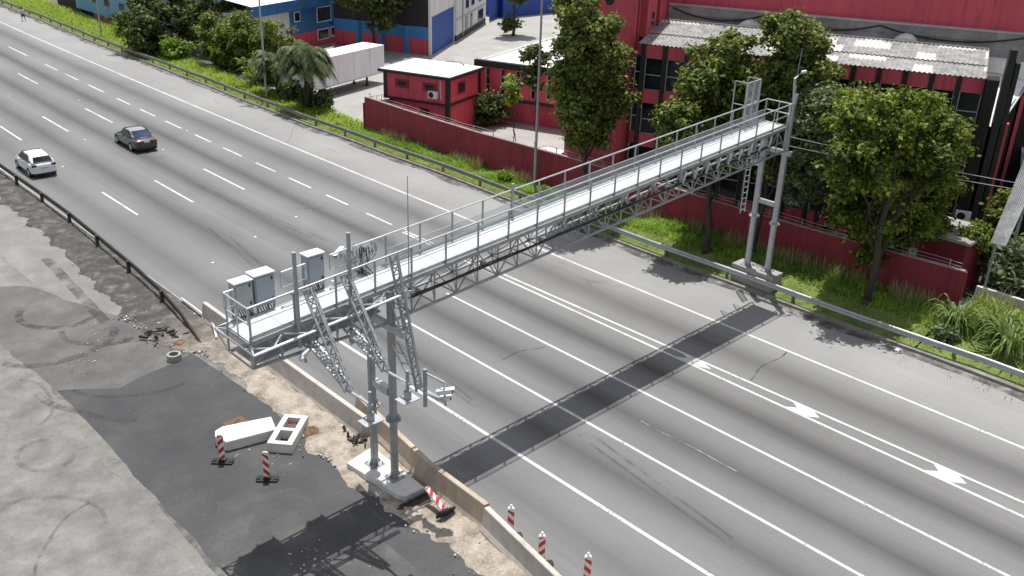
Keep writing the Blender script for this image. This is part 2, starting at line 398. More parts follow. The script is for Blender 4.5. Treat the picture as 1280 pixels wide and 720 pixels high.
sheet('worn_pavement_strip', [(-8.6, 120), (-5.2, 120), (-5.2, 52), (-5.6, 44), (-6.3, 39.5), (-7.6, 41), (-8.2, 48)], .004, LIGHTA, .1)
sheet('scuffed_pavement', [(-11.5, 45.5), (-10.2, 48.5), (-8.3, 46.5), (-7., 42), (-6.2, 40.2), (-5.7, 36.), (-5.6, 34.5), (-9.1, 33.5), (-11.1, 34.9)], .006, MIDA, .12)
sheet('fresh_pavement', [(-10.98, 35.7), (-9.05, 34.35), (-5.55, 35.2), (-5.25, 30), (-5.35, 25.5), (-5.75, 22.5), (-4.4, 19.5), (-4.5, 14), (-4.6, -30), (-11.45, -30), (-11.25, 21.7), (-11.0, 29.7)], .009, NEWA, .05)
sheet('dusty_pavement_patch', [(-9.6, 24.9), (-7.2, 24.0), (-6.6, 22.), (-6.6, 14.), (-11.2, 14.), (-11.0, 22.8)], .013, PATCHA, .06)
# dusty pale seam between old and fresh paving
strip(lambda y: -11.5 - .12 * math.sin(y * 1.1) - .05 * math.sin(y * 3.7) + .012 * (y - 30), lambda y: -11.05 - .05 * math.sin(y * 2.3), -20, 36, .014, 90, 'seam_dust', alpha_mix('seam_grit', (.3, .28, .25), .6, 1.6), curve=False)
def arc_mark(name, cx, cy, r, a0, a1, w, strength, z=.016):
    mb = MB(); n = 26
    def fn(a, c):
        t = R(a0 + (a1 - a0) * c); rr = r + (a - .5) * w + .06 * math.sin(c * 9); return (cx + rr * math.cos(t), cy + rr * math.sin(t) * 1.15, z)
    mb.grid(1, n, fn); struct(mb.build(name, alpha_mix('tyre_mark_%d' % int(strength * 100), (.045, .042, .04), strength, 2.)))
for i, a in enumerate(((-8.4, 43, 1.6, 140, 320, .34, .6), (-7.4, 40.2, 1.7, 160, 290, .26, .55), (-9.6, 41.2, 2.8, 215, 330, .35, .5), (-12.9, 31.4, .9, 60, 330, .2, .28), (-13.6, 35.8, 2.3, 300, 400, .14, .3), (-14.6, 27.0, 1.9, -20, 110, .16, .26), (-7.6, 36.6, 3.1, 200, 285, .2, .45), (-12.2, 24, 3.2, 100, 170, .1, .4), (-6.5, 36.5, 5.2, 185, 235, .3, .4))):
    arc_mark('tyre_marks', *a, z=.016 + .0015 * i)
# long oily trail near the light pavement
strip(lambda y: -7.2 + .06 * (y - 40) - .25, lambda y: -7.2 + .06 * (y - 40) + .25, 38, 50, .0365, 12, 'oil_trail', alpha_mix('oil_stain', (.05, .047, .044), .6, .9), curve=False)

# bumpy soil strip between the guard rail / barriers and the paving
SOIL = None
def soil_material():
    m, nt, b = _nt('churned_soil'); v = _coord(nt)
    n1 = _noise(nt, v, 1.2, 7, .75); n2 = _noise(nt, v, .18, 3)
    c = _ramp(nt, n1, [(.3, (.05, .043, .037)), (.48, (.15, .132, .112)), (.62, (.27, .25, .22)), (.8, (.40, .375, .335))])
    tc = _n(nt, 'ShaderNodeTexCoord'); sp = _n(nt, 'ShaderNodeSeparateXYZ'); nt.links.new(tc.outputs['Object'], sp.inputs[0])
    # the near half is sandy beige, the far half grey dead grass
    f = _math(nt, 'SMOOTH_MAX', 0., _math(nt, 'MULTIPLY_ADD', sp.outputs[1], -.15, 5.85), .3); f = _math(nt, 'MINIMUM', f, 1.)
    sand = _ramp(nt, n1, [(.3, (.15, .115, .085)), (.5, (.36, .31, .255)), (.7, (.5, .45, .39))])
    dark = _ramp(nt, n1, [(.3, (.035, .033, .03)), (.52, (.085, .08, .072)), (.74, (.24, .226, .205))])
    c = _mix(nt, f, dark, sand)
    fn = _noise(nt, v, 12., 6, .8); c = _mix(nt, 1., c, _ramp(nt, fn, [(.3, .6), (.7, 1.25)]), 'MULTIPLY')
    nt.links.new(c, b.inputs['Base Color']); b.inputs['Roughness'].default_value = .95; _bump(nt, b, n1, .8, .08); return m
SOIL = soil_material()
from mathutils import noise as mnoise
def soil_outer(y):
    return (-5.5 if y > 52 else -5.5 - (52 - y) * .062 if y > 37 else -6.4 + (37 - y) * .62 if y > 35 else -5.15 if y > 30 else -5.15 - (30 - y) * .075 if y > 22.5 else -5.7 + (22.5 - y) * .09) + .5 * mnoise.noise((y * .8, 2., 0)) + .25 * mnoise.noise((y * 2.7, 7., 0))
def soil_fn(ya, yb):
    def fn(a, c):
        y = ya + (yb - ya) * c; xo = soil_outer(y); xi = -3.5; x = xo + (xi - xo) * a
        edge = min(1, min(a, 1 - a) * 6); h = .1 * mnoise.noise((x * 1.3, y * 1.1, 3)) + .06 * mnoise.noise((x * 4, y * 4, 1)) + .10
        return (x, y, .018 + max(0, h) * edge)
    return fn
struct(MB().grid(16, 420, soil_fn(10, 110)).build('soil_strip', SOIL, smooth=True))
strip(-3.66, -3.46, 37, 120, .02, 60, 'edge_kerb', mat('pale_kerb', (.42, .41, .385), .9, 0, .2, 1.2, (.2, .19, .17), .6), curve=True)

# rubble scattered over soil and pavement: uncountable small stones
def rock(mb, x, y, z, s):
    k = 8; vs = []
    for q in ((-1, -1, -1), (1, -1, -1), (1, 1, -1), (-1, 1, -1), (-1, -1, 1), (1, -1, 1), (1, 1, 1), (-1, 1, 1)):
        vs.append((x + q[0] * s * random.uniform(.3, .6), y + q[1] * s * random.uniform(.3, .6), z + (q[2] * .5 + .4) * s * random.uniform(.4, .7)))
    mb.add(vs, [(0, 3, 2, 1), (4, 5, 6, 7), (0, 1, 5, 4), (1, 2, 6, 5), (2, 3, 7, 6), (3, 0, 4, 7)])
mbs = [MB(), MB(), MB()]
for i in range(900):
    y = random.choice((random.uniform(34, 41), random.uniform(16, 36), random.uniform(36, 62), random.uniform(24.5, 28.5)))
    xo = soil_outer(y); x = random.uniform(xo - .25, -3.7); s = random.uniform(.02, .075) * (1.5 if 34 < y < 41 and random.random() < .3 else 1)
    rock(random.choice(mbs), x, y, .05, s)
for i in range(230):
    cx, cy = random.choice(((-7.2, 27.4), (-6.6, 26.2), (-5.2, 26.2), (-8.6, 20.5), (-9.7, 19.5), (-9.5, 37.5), (-8.2, 39.5), (-6, 16.6), (-8, 18), (-10.7, 18.6)))
    rock(random.choice(mbs), random.gauss(cx, .55), random.gauss(cy, .55), .015, random.uniform(.015, .06))
for mb_, n_, c_ in zip(mbs, ('rubble', 'rubble', 'rubble'), ((.42, .39, .35), (.2, .16, .13), (.6, .58, .54))):
    o = mb_.build(n_, mat('rubble_%d' % int(c_[0] * 100), c_, .9, 0, .3, 4.)); tag(o, {.42: 'grey stone chippings scattered over the soil strip and paving', .2: 'brown clods of earth scattered over the soil strip', .6: 'pale concrete crumbs strewn around the broken kerb blocks'}[c_[0]], 'rubble', kind='stuff')
mb = MB()
for cx, cy, r in ((-5.35, 27.3, .45), (-4.95, 26.6, .4), (-6.8, 28.9, .35), (-5.55, 36.4, .35)):
    mb.grid(10, 10, lambda a, c: (cx + (a - .5) * 2.2 * r, cy + (c - .5) * 2.2 * r, .02 + .16 * max(0, 1 - (2.1 * math.hypot(a - .5, c - .5)) ** 2) * (1 + .5 * mnoise.noise((a * 6 + cx, c * 6, cy)))))
tag(mb.build('soil_heap', mat('red_brown_soil', (.16, .09, .06), .95, 0, .35, 5., (.3, .24, .2), .5, bump=.6)), 'small heaps of reddish brown soil beside the broken kerb blocks', 'soil', kind='stuff')

# ------------------------------------------------------------------ the gantry
S = .039
def g(l, w, z): return (l, 22.56 + S * (l + 4.53) + w, 7.5 + .0535 * (l + 4.45) + z)
W0, W1 = -.62, .74
gantry = thing('gantry_walkway', 'long galvanised steel inspection gantry with white walkway deck spanning the motorway', 'gantry', (-4.5, 22.56, 0))
GL, GR = -9.5, 19.55
# deck: plates with thin joints
mb = MB()
n = 24
for i in range(n):
    a = GL + (GR - GL) * i / n + .006; b = GL + (GR - GL) * (i + 1) / n - .006
    mb.box(a, b, W0 + .03, -.30, -.035, 0, fr=g); mb.box(a, b, -.29, W1 - .03, -.035, 0, fr=g)
mb.build('walkway_deck', DECKM, gantry)
mb = MB()
for w in (W0, W1): mb.box(GL, GR, w - .03, w + .03, -.13, .012, fr=g)
for i in range(40):
    l = GL + (GR - GL) * i / 39; mb.bar(g(l, W0 + .03, -.085), g(l, W1 - .03, -.085), .06, .08)
mb.build('deck_frame', GALVD, gantry)
# toe boards
mb = MB(); mb.box(GL, GR, W0 + .035, W0 + .045, .014, .13, fr=g); mb.box(GL + 5.6, GR, W1 - .045, W1 - .035, .014, .13, fr=g); mb.build('toe_board', GALV, gantry)
posts = [GL + .04 + k * (GR - GL - .08) / 20 for k in range(21)]
# the two side railings and the end railings
def railing(w, l0, l1, name='railing'):
    mb = MB(); mb.tube([g(l0, w, 1.04), g(l1, w, 1.04)], .03, 8, 0); mb.tube([g(l0, w, .55), g(l1, w, .55)], .014, 6, 0)
    for l in (l0, l1): mb.bar(g(l, w, .54), g(l, w, 1.04), .045)
    r = mb.build(name, GALV, gantry)
    for l in posts:
        if l0 - .1 <= l <= l1 + .1:
            p = MB(); p.bar(g(l, w, -.12), g(l, w, 1.03), .05, .05); q = p.build('railing_post', GALVD, r)
    return r
railing(W0, GL, GR)
railing(W1, GL, -9.2); railing(W1, -7.6, -6.75); railing(W1, -5.85, -5.2); railing(W1, -4.95, GR)
mb = MB()
for l in (GL, GR):
    for z in (1.04, .55): mb.tube([g(l, W0, z), g(l, W1, z)], .026, 8)
    mb.bar(g(l, 0.05, 0), g(l, .05, 1.03), .04)
mb.build('end_railing', GALV, gantry)
# fine wire netting in the lower half of the far railing
mb = MB(); mb.add([g(-3.2, W1, .02), g(GR, W1, .02), g(GR, W1, .54), g(-3.2, W1, .54)], [(0, 1, 2, 3)])
mb.build('wire_netting', alpha_mix('fine_wire_netting', (.42, .45, .47), .42), gantry)
mb = MB(); mb.add([g(-5.7, W1, .05), g(-3.3, W1, .05), g(-3.3, W1, .9), g(-5.7, W1, .9)], [(0, 1, 2, 3)])
mb.build('wire_netting', MATS['fine_wire_netting'], gantry)
# box truss
def zb(l): return -1.22 if l > -4.9 else -1.22 + (-4.9 - l) * .085
def face(name, w, l0, l1, step, m, phase=0):
    mb = MB(); k = 0; l = l0
    while l < l1 - .01:
        e = min(l + step, l1)
        mb.bar(g(l, w, -.1), g(l, w, zb(l)), .045)
        if (k + phase) % 2: mb.bar(g(l, w, -.1), g(e, w, zb(e)), .04)
        else: mb.bar(g(l, w, zb(l)), g(e, w, -.1), .04)
        k += 1; l = e
    mb.bar(g(l1, w, -.1), g(l1, w, zb(l1)), .05)
    mb.bar(g(l0, w, zb(l0)), g(-4.9, w, zb(-4.9)), .075); mb.bar(g(-4.9, w, zb(-4.9)), g(l1, w, zb(l1)), .075)
    return mb.build(name, m, gantry)
face('side_truss', W0, GL, GR, .97, GALVD); face('side_truss', W1, GL, GR, .97, GALVD, 1)
mb = MB(); l = GL
k = 0
while l < GR - .05:
    e = min(l + .97, GR)
    mb.bar(g(l, W0, zb(l)), g(l, W1, zb(l)), .04)
    mb.bar(g(l, W0, zb(l)), g(e, W1, zb(e)), .032)
    if k % 2: mb.bar(g(l, W1, zb(l)), g(l, W0, -.1), .03)
    l = e; k += 1
mb.build('bottom_truss', GALVD, gantry)
# sway bars catching the sun at the right end
mb = MB()
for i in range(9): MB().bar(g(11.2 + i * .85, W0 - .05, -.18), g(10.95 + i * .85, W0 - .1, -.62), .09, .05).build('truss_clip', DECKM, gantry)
# cable ladder with a bundle of black cables
mb = MB(); 
for q in range(5): mb.tube([g(l, W0 - .05 + .03 * (q % 3), -.62 - .028 * (q // 3) + .03 * math.sin(l * 1.7 + q)) for l in np.arange(-3.7, 19, .6)], .016, 5)
mb.build('cable_bundle', CABLE, gantry)
mb = MB(); mb.box(-3.8, 19.2, W0 - .07, W0 + .07, -.70, -.685, fr=g)
for l in np.arange(-3.4, 19, 2.9): mb.box(l, l + .12, W0 - .02, W0 + .2, -.68, -.56, fr=g)
mb.build('cable_tray', GALVD, gantry)
# horizontal outrigger frame round the left cantilever
mb = MB(); WN, WF, ZL, ZO = -1.22, 1.05, -9.72, -.10
mb.tube([g(-4.6, WN, ZO), g(ZL, WN, ZO), g(ZL, WF, ZO), g(-9.0, WF, ZO)], .04, 8); mb.tube([g(-4.6, WN + .09, ZO - .03), g(ZL + .1, WN + .09, ZO - .03)], .035, 8)
l = ZL; k = 0
while l < -4.7:
    e = l + .62; mb.bar(g(l, WN, ZO) if k % 2 else g(l, W0, -.13), g(e, W0, -.13) if k % 2 else g(e, WN, ZO), .045); k += 1; l = e
for a in ((ZL, WN), (ZL, WF)): mb.bar(g(a[0], a[1], ZO), g(GL, W0 if a[1] < 0 else W1, zb(GL)), .05)
mb.bar(g(ZL, WN, ZO), g(GL, W0, -.1), .045); mb.bar(g(ZL, WF, ZO), g(GL, W1, -.1), .045)
mb.build('outrigger_frame', GALV, gantry)
mb = MB(); mb.box(-9.4, -4.9, W0 + .05, W1 - .05, -.78, -.74, fr=g); mb.build('service_tray', GALVD, gantry)
# legs
def leg(x, y, z0, z1, s, flange):
    mb = MB(); c = s * .22
    poly = [(x - s / 2 + c, y - s / 2), (x + s / 2 - c, y - s / 2), (x + s / 2, y - s / 2 + c), (x + s / 2, y + s / 2 - c), (x + s / 2 - c, y + s / 2), (x - s / 2 + c, y + s / 2), (x - s / 2, y + s / 2 - c), (x - s / 2, y - s / 2 + c)]
    mb.prism(poly, z0 + .03, z1); o = mb.build('leg', GALVD if x < 0 else GALV, gantry)
    b = MB(); b.box(x - .27, x + .27, y - .27, y + .27, z0, z0 + .035)
    for i in range(4):
        dx, dy = ((1, 0), (0, 1), (-1, 0), (0, -1))[i]
        b.add([(x + dx * s / 2, y + dy * s / 2, z0 + .035), (x + dx * .26, y + dy * .26, z0 + .035), (x + dx * s / 2, y + dy * s / 2, z0 + .3)] + [(x + dx * s / 2 + dy * .015, y + dy * s / 2 + dx * .015, z0 + .035), (x + dx * .26 + dy * .015, y + dy * .26 + dx * .015, z0 + .035), (x + dx * s / 2 + dy * .015, y + dy * s / 2 + dx * .015, z0 + .3)], [(0, 1, 2), (5, 4, 3), (0, 3, 4, 1), (1, 4, 5, 2), (2, 5, 3, 0)])
    for i in range(4): b.tube([(x + (.2 if i % 2 else -.2), y + (.2 if i > 1 else -.2), z0 + .03), (x + (.2 if i % 2 else -.2), y + (.2 if i > 1 else -.2), z0 + .11)], .022, 6)
    b.build('base_plate', GALVD, o)
    f = MB(); f.tube([(x, y, flange - .025), (x, y, flange + .025)], .27, 12)
    for i in range(6): t = i * math.pi / 3; f.bar((x + .14 * math.cos(t), y + .14 * math.sin(t), flange + .16), (x + .25 * math.cos(t), y + .25 * math.sin(t), flange), .02, .05)
    f.build('flange', GALVD if x < 0 else GALV, o)
    return o
LL = ((-4.58, 23.07), (-4.52, 21.97)); LR = ((20.02, 24.33), (20.12, 23.18))
leg(*LL[0], .28, 7.3, .235, 2.7); leg(*LL[1], .28, 7.3, .235, 2.62)
leg(*LR[0], 1.02, 8.6, .27, 3.75); leg(*LR[1], 1.02, 9.7, .27, 3.6)
MB().box(-4.66, -4.44, 22.1, 22.95, 3.5, 3.76).build('cross_beam', GALV, gantry); MB().box(-4.64, -4.46, 21.2, 23.9, 5.95, 6.19).build('cross_beam', GALV, gantry)
MB().box(19.98, 20.16, 23.3, 24.22, 4.5, 4.72).build('cross_beam', GALV, gantry); MB().box(19.98, 20.16, 22.8, 24.6, 7.2, 7.42).build('cross_beam', GALV, gantry)
# lattice brackets hanging outwards
def lattice(mb, a, b, sep, w, n, side=(1, 0, 0)):
    a = Vector(a); b = Vector(b); sd = Vector(side) * sep / 2
    mb.bar(a - sd, b - sd * .8, w); mb.bar(a + sd, b + sd * .8, w)
    d = (b - a).cross(Vector(side)).normalized() * sep * .55
    mb.bar(a + d, b + d, w * .8)
    for i in range(n):
        p = a + (b - a) * (i / n); q = a + (b - a) * ((i + 1) / n); s = 1 if i % 2 else -1
        mb.bar(p - sd * s, q + sd * s, w * .55); mb.bar(p + d, q - sd, w * .5); mb.bar(p + d, q + sd, w * .5); mb.bar(p - sd, p + sd, w * .5)
for x, yt, zt, yb_, zb_, ylow, zlow in ((-7.5, 21.86, 8.25, 19.95, 5.72, 21.9, 6.55), (-6.2, 21.9, 8.35, 19.95, 5.92, 21.94, 6.6)):
    mb = MB(); lattice(mb, (x, yt, zt), (x, yb_, zb_), .30, .062, 11); r = mb.build('lattice_bracket', GALVD, gantry)
    mb = MB(); lattice(mb, (x + .02, ylow, zlow), (x + .02, yb_ + .15, zb_ + .1), .30, .06, 7); mb.build('brace', GALV, r)
    mb = MB(); mb.tube([(x, yb_ + .1, zb_), (x, 18.78, zb_ + .05)], .045, 8); mb.build('arm_tube', GALV, r)
    mb = MB(); mb.tube([(x, 18.9, zb_ + .45), (x, 18.9, zb_ - .55)], .05, 8); mb.bar((x, 18.9, zb_ - .2), (x, 18.9, zb_ - .55), .16, .16); mb.build('mast', GALVD, r)
    mb = MB(); mb.box(x - .3, x + .3, 18.68, 19.12, zb_ - .5, zb_ - .47); mb.build('mounting_plate', GALV, r)
x = -4.35
mb = MB(); lattice(mb, (x, 22.0, 8.5), (x, 20.75, 4.2), .28, .06, 14); r = mb.build('lattice_bracket', GALVD, gantry)
mb = MB()
for za, zc in ((7.05, 6.5), (5.5, 4.95)):
    yb2 = 22.0 - (8.5 - zc) / 4.3 * 1.25
    for s in (-.12, .12): mb.bar((x + s - .1, 21.9, za), (x + s, yb2, zc - .6), .045)
    for k in (.2, .45, .7): mb.bar((x - .18 + .06 * k, 21.9 + (yb2 - 21.9) * k, za + (zc - .6 - za) * k), (x + .04 + .06 * k, 21.9 + (yb2 - 21.9) * (k + .12), za + (zc - .6 - za) * (k + .12)), .03)
mb.build('brace', GALV, r)
mb = MB(); mb.tube([(x, 20.8, 4.3), (x, 19.5, 4.35)], .05, 8); mb.bar((x, 20.5, 4.3), (x, 19.7, 4.33), .16, .06); mb.build('arm_tube', GALV, r)
mb = MB(); mb.tube([(x, 20.45, 5.1), (x, 20.45, 3.75)], .07, 8); mb.build('mast', GALVD, r)
mb = MB(); mb.bar((x, 20.45, 4.98), (x + .1, 19.62, 4.95), .05); mb.bar((x + .1, 19.62, 4.95), (x + .1, 19.6, 4.6), .05); mb.build('camera_arm', GALV, r)
# two round masts standing at the near railing
for x in (-7.98, -6.12):
    y = 22.56 + S * (x + 4.53) - .74; zt = 9.55 if x < -7 else 9.68
    mb = MB(); mb.tube([(x, y, 6.1 if x > -7 else 6.6), (x, y, zt)], .062, 12); m_ = mb.build('mast', GALVD, gantry, smooth=False)
    c = MB(); c.tube([(x, y, zt), (x, y, zt + .03)], .067, 12); c.build('mast_cap', GALVD, m_)
    c = MB(); 
    for z in (7.35, 8.3): c.box(x - .12, x + .12, y + .06, y + .14, z - .04, z + .04)
    c.build('clamp', GALV, m_)
mb = MB(); mb.tube([g(-3.78, W0, .05), g(-3.78, W0, 3.4)], [.022, .012], 6); mb.build('whip_aerial', GALVD, gantry)
for l in (-4.6, 2.15): MB().bar(g(l, W1 - .02, 0), g(l, W1 - .02, 1.28 if l > 0 else .72), .09, .09).build('cable_stub', GALVD, gantry)
# right end: mast with lamp arm, thin rod, ladder cage and ladder
mb = MB(); x, y = LR[1]
mb.tube([(x - .02, y - .05, 9.6), (x - .25, y - .05, 10.95), (x + .15, y - .2, 11.25)], [.06, .05, .04], 8); r = mb.build('lamp_mast', GALV, gantry)
mb = MB(); mb.bar((x + .08, y - .18, 11.22), (x + .32, y - .26, 11.26), .12, .1); mb.build('luminaire', WHITE, r)
mb = MB(); mb.tube([(x + .02, y + .05, 9.4), (x + .1, y, 12.3)], .016, 6); mb.build('lightning_rod', GALVD, gantry)
mb = MB(); mb.box(x - .16, x + .02, y - .22, y - .1, 9.75, 10.2); mb.bar((x - .1, y - .1, 9.4), (x - .1, y - .1, 10.6), .05); mb.build('junction_box', GALV, gantry)
mb = MB()
for l in (17.7, 18.25, 18.8): 
    mb.bar(g(l, .78, -.1), g(l, .78, 2.1), .06); 
for z in (.05, 1.05, 2.1): mb.bar(g(17.7, .78, z), g(18.8, .78, z), .05)
for i in range(10): l = 17.7 + i * 1.1 / 10; mb.bar(g(l, .78, .05), g(l, .78, 2.1), .022)
for l in (17.7, 18.8):
    for z in (.05, 1.05, 2.1): mb.bar(g(l, .78, z), g(l, 1.5, z), .04)
    mb.bar(g(l, 1.5, .05), g(l, 1.5, 2.1), .04)
mb.build('safety_cage', GALV, gantry)
mb = MB(); lx = 19.55
for s in (-.2, .2): mb.bar((lx + s, 24.75, 3.9), (lx + s, 24.75, 8.7), .045)
for i in range(16): mb.bar((lx - .2, 24.75, 4.05 + i * .3), (lx + .2, 24.75, 4.05 + i * .3), .03)
mb.build('ladder', GALV, gantry)
mb = MB(); 
for i in range(1): pass
cx, cy, cz = g(18.4, .2, -1.75)
mb.loft([[(cx + r_ * math.cos(t), cy + r_ * math.sin(t), cz + h_) for t in np.arange(0, 2 * math.pi, math.pi / 8)] for r_, h_ in ((.02, .16), (.2, .13), (.3, 0), (.26, -.05))]); mb.bar((cx, cy, cz + .1), (cx, cy, cz + .6), .04)
mb.build('dish_lamp', WHITE, gantry)

# cabinets on the far side of the walkway
CABM = mat('pale_blue_cabinet_paint', (.29, .315, .37), .45, .05, .06, 1.2, (.2, .22, .27), .4); CABG = mat('grey_green_cabinet_paint', (.33, .355, .34), .45, .05, .06, 1.2)
def cabinet(l0, l1, z0, z1, w0, w1, m, label):
    b = g((l0 + l1) / 2, (w0 + w1) / 2, z0); t = thing('equipment_cabinet', label, 'cabinet', b, math.atan(S), 'equipment cabinets on the gantry')
    w = (l1 - l0) / 2; d = (w1 - w0) / 2; h = z1 - z0
    MB().box(-w, w, -d, d, 0, h).build('housing', m, t, local=True, bevel=.012)
    MB().box(-w - .03, w + .03, -d - .05, d + .03, h + .004, h + .05).build('roof', WHITE, t, local=True, bevel=.015)
    dr = MB().box(-w + .03, w - .03, -d - .022, -d - .002, .05, h - .06).build('door', m, t, local=True, bevel=.008)
    MB().box(w - .12, w - .08, -d - .05, -d - .024, h * .8, h * .8 + .09).box(w - .12, w - .08, -d - .05, -d - .024, h * .12, h * .12 + .09).build('lock', BLK, dr, local=True)
    f = MB()
    for s in (-1, 1): f.bar((s * (w - .05), -d + .03, -.35), (s * (w - .05), -d + .03, 0), .05); f.bar((s * (w - .05), d - .03, -.35), (s * (w - .05), d - .03, 0), .05); f.bar((s * (w - .05), -d - .25, -.3), (s * (w - .05), d, -.3), .05)
    f.bar((-w, -.05, -.3), (w, -.05, -.3), .05); f.build('stand', GALVD, t, local=True)
    c = MB()
    for i in range(5): c.tube([(-w * .6 + i * w * .28, -d + .1, .02), (-w * .6 + i * w * .26, -d - .05, -.12), (-w * .5 + i * w * .3, -d - .15, -.3)], .016, 5)
    c.build('cable_tail', CABLE, t, local=True)
    return t
cabinet(-9.1, -8.52, .25, 1.08, .86, 1.2, CABG, 'smaller grey green equipment cabinet at the far left end of the gantry deck')
cabinet(-8.44, -7.78, .12, 1.1, .86, 1.28, CABM, 'tall pale blue equipment cabinet right beside the smaller grey green one')
cabinet(-6.6, -6.0, .2, 1.14, .86, 1.22, CABM, 'pale blue equipment cabinet standing alone between the two round masts')
# mesh screens on the far side between cabinets
for l0, l1 in ((-7.4, -6.75), (-5.72, -5.2)):
    pass

# traffic cameras
def camera_unit(loc, rz, tilt, label, L=.55, r=.085, rail=True):
    t = thing('traffic_camera', label, 'camera', loc, rz, 'traffic cameras on the gantry')
    T = Matrix.Rotation(tilt, 4, 'X')
    def q(x, y, z): return tuple(T @ Vector((x, y, z)))
    b = MB(); b.tube([q(0, -L * .45, 0), q(0, L * .45, 0)], r, 12); b.build('housing', WHITE, t, local=True, smooth=False)
    b = MB(); b.tube([q(0, -L * .45 - .03, 0), q(0, -L * .45 + .0, 0)], r * .9, 12); b.build('lens', BLK, t, local=True)
    b = MB(); b.box(-r * 1.15, r * 1.15, -L * .6, L * .4, r * .95, r * 1.1, fr=q); b.build('sun_shield', WHITE, t, local=True)
    b = MB(); b.bar(q(0, 0, -r), q(0, .02, -r - .18), .06); b.build('mount', GALVD, t, local=True)
    return t
camera_unit((-4.25, 19.62, 4.62), .85, -.15, 'large white traffic camera at the tip of the lowest lattice bracket', .55, .085)
camera_unit((-4.22, 19.62, 4.36), .85, -.15, 'small white sensor just under the lowest bracket camera', .36, .075)
camera_unit((-7.95, 21.55, 6.35), 2.0, -.4, 'small camera hanging under the leftmost round mast', .4, .07)
camera_unit(g(-5.35, .95, .92), -1.2, .3, 'white camera aimed along the road on the far railing by the coiled cables', .5, .07)
camera_unit((-6.05, 21.95, 6.1), 2.6, -.5, 'small camera below the right hand round mast', .3, .06)
mb = MB()
for i in range(9):
    cx, cy, cz = g(-5.0 + i * .12, .8 + .05 * (i % 3), .62 + .1 * math.sin(i * 2.1)); rr = .22 + .08 * math.sin(i * 1.7)
    mb.tube([(cx + .35 * rr * math.sin(t + i), cy + .1 * math.cos(t * 2), cz + rr * math.cos(t)) for t in np.arange(0, 6.6, .4)], .013, 5)
for i in range(3): mb.tube([g(-5.3 + i * .3, .78, .9), g(-5.1 + i * .3, .9, .3), g(-4.6 + i * .1, .5, .03)], .018, 5)
for i in range(5): mb.tube([g(-4.75 + .09 * i, .72, .95 - .03 * i), g(-4.7 + .09 * i, .75, .45), g(-4.85 + .05 * i, .7, .05)], .02, 5)
tag(mb.build('coiled_cable', CABLE), 'coils of black cable hung on the far railing beside the camera', 'cable')

# plinths under the legs
mb = MB(); mb.prism([(-5.3, 23.75), (-5.05, 21.1), (-4.85, 20.85), (-4.1, 20.85), (-4.02, 24.0)], -.02, .285); tag(mb.build('concrete_plinth', CONCW, bevel=.02), 'low pale concrete plinth under the left gantry legs beside the barrier', 'plinth')
mb = MB(); mb.prism([(19.62, 25.0), (19.6, 22.5), (20.55, 22.5), (20.6, 25.0)], .1, 1.02); tag(mb.build('concrete_plinth', CONC, bevel=.02), 'grey concrete block under the right gantry legs behind the guard rail', 'plinth')
mb = MB(); mb.prism([(-5.4, 20.7), (-5.1, 20.3), (-4.1, 20.25), (-4.06, 20.7)], .0, .12)
for i in range(26): mb.bar((-5.3 + .045 * i, 20.72 - .02 * (i % 3), .02), (-5.25 + .045 * i, 20.66, .26 - .05 * (i % 2)), .03)
tag(mb.build('broken_formwork', mat('dark_timber', (.06, .05, .045), .9, 0, .4, 5.)), 'dark broken formwork boards at the near end of the pale plinth', 'formwork')

# ------------------------------------------------------------------ concrete barriers
BARR = mat('barrier_concrete', (.52, .48, .43), .85, 0, .14, 1.6, (.3, .25, .2), .5, bump=.25, fine=25)
BARRO = mat('stained_barrier_concrete', (.46, .385, .31), .85, 0, .2, 1.5, (.38, .22, .12), .55, bump=.25, fine=25, stretch=(1, 1, .5))
def barrier(pts, h, m, label):
    """low wall with a flared foot swept along a line"""
    rings = []; P = [Vector((x, y, 0)) for x, y in pts]
    for i, p in enumerate(P):
        d = (P[min(i + 1, len(P) - 1)] - P[max(i - 1, 0)]).normalized(); nrm = Vector((d.y, -d.x, 0))
        rings.append([tuple(p + nrm * a + Vector((0, 0, c))) for a, c in ((-.27, 0), (-.27, .12), (-.19, .3), (-.1, h - .02), (-.08, h), (.08, h), (.1, h - .02), (.19, .3), (.27, .12), (.27, 0))])
    mb = MB(); mb.loft(rings); o = mb.build('concrete_barrier', m); tag(o, label, 'barrier', 'concrete barriers along the work area')
    o.data.materials.append(RUBBER)
    return o
def line(a, b, n): return [(a[0] + (b[0] - a[0]) * i / n, a[1] + (b[1] - a[1]) * i / n) for i in range(n + 1)]
barrier(line((-3.55, 37.9), (-3.62, 25.0), 8), .92, BARR, 'long grey concrete barrier passing under the left end of the gantry')
barrier(line((-2.95, 26.4), (-3.6, 21.4), 4) + line((-3.62, 21.2), (-3.68, 18.15), 3), .92, BARRO, 'rust stained concrete barrier behind the left gantry legs')
barrier(line((-3.78, 18.05), (-4.45, 13.6), 4) , .92, BARR, 'clean angled concrete barrier at the bottom edge beside the striped delineators')
barrier(line((-4.5, 13.5), (-5.3, 8.), 4), .92, BARR, 'concrete barrier continuing below the frame past the striped delineators')

